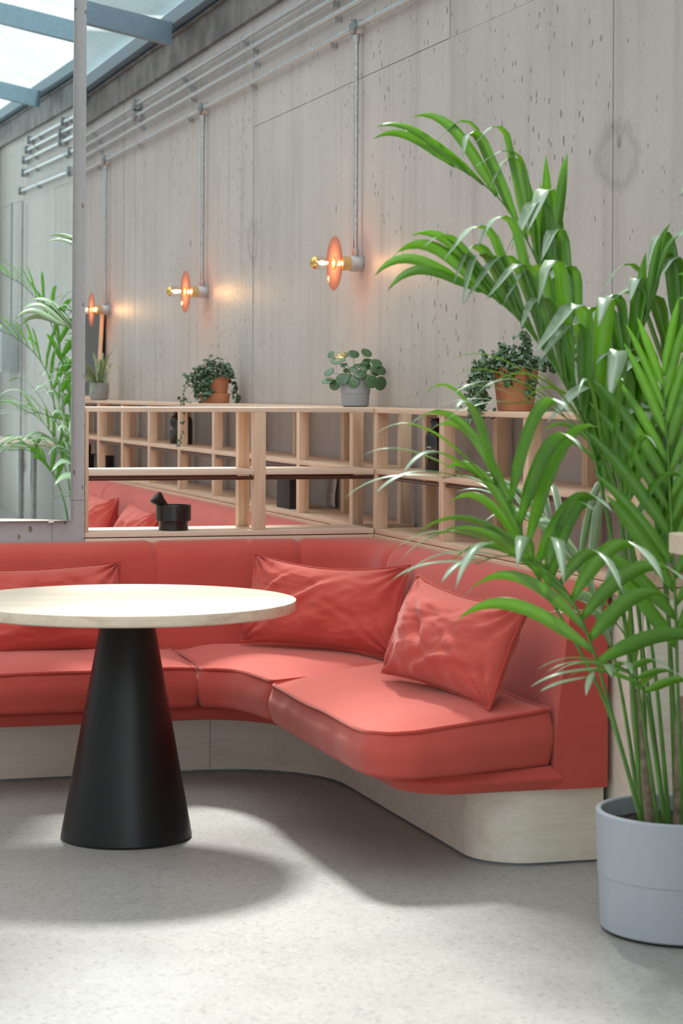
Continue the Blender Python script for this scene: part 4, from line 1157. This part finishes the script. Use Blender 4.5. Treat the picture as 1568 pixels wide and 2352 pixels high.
SPEC = {  # start, leaflets, length, width, droop, spread, lift, hook, upward
'A': (0.56, 20, 0.40, 0.062, 9.5, 0.60, 0.25, 1.7, 0.15), 'B': (0.52, 18, 0.40, 0.055, 7.5, 0.55, 0.22, 1.6, 0.10), 'C': (0.60, 16, 0.40, 0.043, 8.0, 0.65, 0.35, 1.4, 0.15),
'G': (0.48, 18, 0.38, 0.045, 8.5, 0.95, 0.30, 1.3, 0.0), 'G2': (0.48, 16, 0.36, 0.040, 7.0, 0.70, 0.35, 1.4, 0.1), 'H': (0.58, 16, 0.36, 0.019, 7.5, 0.5, 0.25, 1.0, 0.0),
'P': (0.80, 8, 0.38, 0.058, 1.0, 0.42, 0.20, 1.0, 0.30),
'E': (0.40, 22, 0.30, 0.036, 1.8, 0.62, 0.05, 1.0, 0.0), 'D': (0.52, 18, 0.38, 0.054, 8.0, 0.80, 0.40, 1.6, 0.2), 'D2': (0.55, 18, 0.33, 0.056, 8.0, 0.55, 0.35, 1.9, 0.3),
'J': (0.55, 12, 0.20, 0.030, 8.0, 0.9, 0.2, 1.2, 0), 'K': (0.55, 10, 0.17, 0.028, 8.0, 0.9, 0.2, 1.2, 0), 'N': (0.55, 16, 0.32, 0.048, 6.0, 0.8, 0.4, 1.4, 0.1), 'O': (0.5, 18, 0.32, 0.056, 8.0, 0.6, 0.4, 1.9, 0.3)}
for i, (k_, pts) in enumerate(FR.items()):
    st, n, ln, wd, dr, spd, lf, hk, uw = SPEC[k_]
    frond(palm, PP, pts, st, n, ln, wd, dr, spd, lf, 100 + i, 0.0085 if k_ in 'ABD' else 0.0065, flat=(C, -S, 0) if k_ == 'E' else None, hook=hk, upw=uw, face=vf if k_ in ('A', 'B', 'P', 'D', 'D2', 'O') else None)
for (x, y, z1_, lean, r_) in ((2.40, 5.10, 0.62, -0.055, 0.017), (2.462, 5.06, 0.60, 0.01, 0.018), (2.52, 5.12, 0.52, 0.02, 0.016)):
    pts = [(x - PP[0] + lean * f * (1 - 0.2 * f), y - PP[1] + 0.01 * f, 0.25 + (z1_ - 0.25) * f) for f in (0, 0.2, 0.4, 0.6, 0.8, 1.0)]
    tube('trunk', pts, [r_ * 1.15, r_, r_ * 1.05, r_ * 0.95, r_, r_ * 0.8], 'bark', palm, 12)

PP2 = (2.40, 2.78, 0)
palm2 = thing('kentia_palm', 'second kentia palm seen only as a reflection in the mirror', 'potted plant', PP2)
palm_pot(palm2, 0.21, 0.20, 0.30)
F2 = [([(2.36, 2.76, 0.25), (2.36, 2.70, 0.9), (2.33, 2.62, 1.35), (2.24, 2.55, 1.68), (2.10, 2.50, 1.88), (1.95, 2.46, 1.97)], 0.58, 20, 0.32, 0.056, 4.5, 0.7, 0.4),
      ([(2.37, 2.78, 0.25), (2.34, 2.74, 0.8), (2.28, 2.70, 1.15), (2.17, 2.66, 1.42), (2.03, 2.62, 1.56), (1.90, 2.58, 1.62)], 0.55, 22, 0.33, 0.054, 5.0, 0.75, 0.4),
      ([(2.36, 2.80, 0.25), (2.33, 2.80, 0.65), (2.25, 2.80, 0.92), (2.13, 2.80, 1.08), (2.00, 2.80, 1.14)], 0.52, 16, 0.30, 0.046, 6.5, 0.8, 0.35),
      ([(2.36, 2.74, 0.25), (2.32, 2.68, 0.55), (2.24, 2.62, 0.75), (2.12, 2.56, 0.86), (2.0, 2.52, 0.86)], 0.52, 14, 0.28, 0.046, 7.0, 0.8, 0.3),
      ([(2.42, 2.84, 0.25), (2.46, 2.95, 0.9), (2.50, 3.06, 1.35), (2.52, 3.18, 1.65), (2.50, 3.30, 1.78)], 0.55, 16, 0.30, 0.052, 6.0, 0.8, 0.4),
      ([(2.42, 2.72, 0.25), (2.48, 2.55, 0.8), (2.52, 2.38, 1.2), (2.52, 2.22, 1.42)], 0.52, 14, 0.30, 0.052, 6.0, 0.8, 0.4)]
for i, (pts, st, n, ln, wd, dr, spd, lf) in enumerate(F2): frond(palm2, PP2, pts, st, n, ln, wd, dr, spd, lf, 300 + i, 0.008, plainleaf=True)

# ------------------------------------------------------------------ things on the shelves
mo = thing('stone_mortar', 'black stone mortar with its pestle on the divider shelf', 'mortar', (1.828, 8.165, ZB1))
lathe('bowl', [(0, 0.0), (0.0555, 0.0), (0.057, 0.002), (0.057, 0.034), (0.0575, 0.036), (0.066, 0.037), (0.0675, 0.039), (0.0675, 0.096), (0.066, 0.098), (0.060, 0.098), (0.054, 0.05), (0.03, 0.03), (0, 0.027)], 'stone', mo, 56, sharp=30)
pe = lathe('pestle', [(0, -0.012), (0.016, -0.010), (0.020, 0.005), (0.016, 0.035), (0.0155, 0.060), (0.020, 0.085), (0.027, 0.104), (0.0285, 0.112), (0.025, 0.118), (0, 0.119)], 'stone', mo, 32, sharp=40)
pe.location = vr * 0.010 + Vector((0, 0, 0.048)); 
qd = (vr * -0.82 + vf * 0.25 + Vector((0, 0, 0.85))).normalized()
pe.rotation_euler = qd.to_track_quat('Z', 'Y').to_euler()

BOT = [(0, 0), (0.040, 0), (0.043, 0.003), (0.043, 0.128), (0.041, 0.142), (0.034, 0.154), (0.026, 0.160), (0.0235, 0.163), (0.0225, 0.178), (0.0225, 0.186), (0.027, 0.187), (0.027, 0.192), (0.022, 0.193), (0.0205, 0.198), (0.030, 0.201), (0.030, 0.204), (0.012, 0.206), (0, 0.206)]
def text_mesh(txt, size):
    cu = bpy.data.curves.new('lettering', 'FONT'); cu.body = txt; cu.size = size; cu.align_x = 'CENTER'; cu.resolution_u = 3
    ob = bpy.data.objects.new('lettering', cu); COL.objects.link(ob)
    dg = bpy.context.evaluated_depsgraph_get(); me = bpy.data.meshes.new_from_object(ob.evaluated_get(dg))
    bpy.data.objects.remove(ob); bpy.data.curves.remove(cu); return me
TXT = text_mesh('one.', 0.0155)
def bottle(loc, label, turn, text=True):
    t = thing('apothecary_bottle', label, 'bottle', loc, group='black apothecary bottles on the grid shelf')
    lathe('bottle_body', BOT[:12], 'bottle', t, 48, sharp=50)
    lathe('stopper', [(0, 0.186)] + BOT[11:], 'bottle', t, 40, sharp=40)
    if text:
        me = TXT.copy(); rr = 0.0433
        for v in me.vertices:
            a = v.co.x / rr + turn; z = v.co.y
            v.co = Vector((rr * math.cos(a), rr * math.sin(a), 0.090 + z))
        link('lettering', me, 'print', t)
        bm = bmesh.new(); prev = None
        for k in range(13):
            a = turn + (-0.021 + 0.042 * k / 12) / rr
            q = [bm.verts.new((rr * math.cos(a), rr * math.sin(a), z)) for z in (0.0815, 0.0830)]
            if prev: bm.faces.new((prev[0], q[0], q[1], prev[1]))
            prev = q
        bm_obj('rule_line', bm, 'print', t)
    return t
ang = math.atan2(-C, -S)
bottle((2.745, 7.735, ZM1), 'black stoppered bottle with small white lettering in the shelf behind the palm', ang - 0.75)
bottle((2.735, 12.13, ZM1), 'black bottle with a sliver of white lettering, in the far shelf beside another bottle', ang - 0.9)
bottle((2.735, 11.93, ZM1), 'black bottle in the far shelf partly hidden by the trailing ivy', ang - 0.9)

o = box('charred_block', 2.665, 2.735, 9.50, 9.72, ZB1, 1.035, 'char', None, 0.002); tag(o, 'upright block of charred black timber in the far shelf', 'timber block')
o = thing('paper_strip', 'white printed paper strip hanging against the wall inside the far shelf', 'paper strip', (XW - 0.018, 9.55, 0.85))
bm = bmesh.new(); rows = []
for k in range(17):
    z = 0.19 * k / 16; x = -0.004 * math.sin(k / 16 * 7) - 0.004 * (1 - k / 16)
    rows.append([bm.verts.new((x, y, z)) for y in (0.065, -0.065)])
for a, b in zip(rows, rows[1:]): bm.faces.new((a[0], a[1], b[1], b[0]))
pz = bm_obj('sheet', bm, 'paper', o, True); solid_leaf(pz, 0.0006)
bm = bmesh.new(); random.seed(3)
z = 0.035
while z < 0.18:
    if random.random() > 0.12:
        x = -0.004 * math.sin(z / 0.19 * 7) - 0.004 * (1 - z / 0.19) - 0.0009
        w_ = random.uniform(0.06, 0.09); q = [bm.verts.new(c_) for c_ in ((x, 0.048, z), (x, 0.048 - w_, z), (x, 0.048 - w_, z + 0.0016), (x, 0.048, z + 0.0016))]
        bm.faces.new(q)
    z += 0.0058
pr_ = bm_obj('printed_lines', bm, 'ink', o); pr_['kind'] = 'stuff'

mo2 = thing('stone_mortar', 'small black mortar with pestle deep in the far shelf', 'mortar', (2.72, 14.86, ZB1))
lathe('bowl', [(0, 0), (0.058, 0), (0.058, 0.04), (0.068, 0.041), (0.068, 0.098), (0.060, 0.098), (0.04, 0.04), (0, 0.03)], 'stone', mo2, 40, sharp=30)
pe2 = lathe('pestle', [(0, 0), (0.017, 0.002), (0.016, 0.05), (0.027, 0.10), (0.025, 0.116), (0, 0.118)], 'stone', mo2, 24); pe2.location = (0.01, -0.015, 0.05); pe2.rotation_euler = (0.25, -0.2, 0)
jar = thing('black_jar', 'squat black lidded jar in the far shelf beside the small mortar', 'jar', (2.72, 14.25, ZB1))
lathe('jar_body', [(0, 0), (0.062, 0), (0.066, 0.004), (0.066, 0.088), (0.062, 0.092), (0, 0.092)], 'stone', jar, 40, sharp=30)
lathe('jar_lid', [(0, 0.092), (0.068, 0.092), (0.068, 0.102), (0.064, 0.105), (0, 0.105)], 'stone', jar, 40, sharp=30)

# framed black board leaning on the shelf
bd = thing('framed_board', 'black board in a thin wooden frame leaning on the shelf top', 'board', (2.835, 15.64, ZT1 + 0.001)); bd.rotation_euler = (0, R(3.0), 0)
box('board_panel', -0.006, 0.006, -0.50, 0.50, 0.025, 0.625, 'chalk', bd)
for (a, b, c_, d_) in ((-0.525, -0.50, 0.0, 0.65), (0.50, 0.525, 0.0, 0.65)): box('frame_bar', -0.010, 0.012, a, b, c_, d_, 'wood_z', bd)
for (c_, d_) in ((0.0, 0.025), (0.625, 0.65)): box('frame_bar', -0.010, 0.012, -0.50, 0.50, c_, d_, 'wood_y', bd)

# ------------------------------------------------------------------ edge of frame and mirror-side furniture
ht = thing('high_table', 'high pale maple table whose rounded corner shows beside the palm', 'table', (2.60, 4.05, 0))
ol = round_corners([(2.272 - 2.60, 3.35 - 4.05), (2.872 - 2.60, 3.35 - 4.05), (2.872 - 2.60, 4.80 - 4.05), (2.272 - 2.60, 4.80 - 4.05)], 0.09, 8)
slab('table_top', [tuple(p) for p in ol], 0.997, 1.042, 'wood_x', ht)
for y in (-0.42, 0.18):
    tube('leg', [(0.02, y, 0.012), (0.02, y, 0.5), (0.02, y, 0.998)], 0.03, 'steel', ht, 20)
    lathe('foot_plate', [(0, 0), (0.17, 0), (0.17, 0.008), (0.03, 0.014), (0, 0.014)], 'steel', ht, 40, 'z', (0.02, y, 0))

ct = thing('cafe_table', 'pale maple cafe table against the wall, seen in the mirror', 'table', (2.67, -1.4, 0))
ol = round_corners([(-0.20, -0.66), (0.215, -0.66), (0.215, 0.63), (-0.20, 0.63)], 0.03, 5)
slab('table_top', [tuple(p) for p in ol], 0.705, 0.74, 'wood_x', ct)
for y in (0.30, -0.35):
    tube('leg', [(0.05, y, 0.012), (0.05, y, 0.4), (0.05, y, 0.706)], 0.028, 'steel', ct, 20)
    lathe('foot_plate', [(0, 0), (0.16, 0), (0.16, 0.008), (0.03, 0.014), (0, 0.014)], 'steel', ct, 40, 'z', (0.05, y, 0))

ch = thing('armchair', 'teal upholstered chair seen at the mirror corner', 'chair', (2.12, -1.05, 0), R(-90))
box('seat', -0.24, 0.24, -0.24, 0.24, 0.36, 0.46, 'teal', ch, 0.03)
bk = box('backrest', -0.25, 0.25, -0.28, -0.20, 0.40, 0.80, 'teal', ch, 0.035)
for sx in (-1, 1):
    for sy in (-1, 1):
        tube('leg', [(sx * 0.20, sy * 0.19, 0.38), (sx * 0.215, sy * 0.215, 0.0)], 0.013, 'black', ch, 10)

eb = thing('meter_box', 'grey electrical box on the concrete wall, seen in the mirror', 'electrical box', (XW - 0.004, -3.35, 1.47))
box('enclosure', -0.16, 0.0, -0.32, 0.30, -0.21, 0.21, 'boxgrey', eb, 0.006)
box('cover', -0.168, -0.158, -0.29, 0.27, -0.18, 0.18, 'boxgrey', eb, 0.004)
tube('feed_pipe', [(-0.05, 0.10, 0.20), (-0.05, 0.10, 1.30)], 0.012, 'steel', eb, 10)
so = thing('socket_box', 'small grey socket box low on the concrete wall, seen in the mirror', 'socket', (XW - 0.004, -2.75, 0.45))
box('enclosure', -0.045, 0.0, -0.05, 0.05, -0.05, 0.05, 'boxgrey', so, 0.004)
tube('feed_pipe', [(-0.03, 0, 0.05), (-0.03, 0, 2.30)], 0.012, 'steel', so, 10)

# ------------------------------------------------------------------ neighbouring house seen through the roof glass
nb = thing('neighbour_building', 'pale facade with window rows seen through the roof glass', 'building', (-8, 36, 0))
box('facade', -16, 24, 0, 6, 0, 17, 'facade', nb)
for z in (5.2, 8.4, 11.6, 14.6):
    box('string_course', -16, 24, -0.12, 0, z + 2.2, z + 2.5, 'facade_trim', nb)
    for i in range(9):
        x = -14.5 + i * 4.2
        wn_ = box('window', x, x + 1.9, -0.06, 0.02, z, z + 1.7, 'facade_trim', nb)
        for sx in (-0.45, 0.45): box('pane', sx - 0.40, sx + 0.40, -0.06, -0.035, -0.75, 0.75, 'facade_glass', wn_)
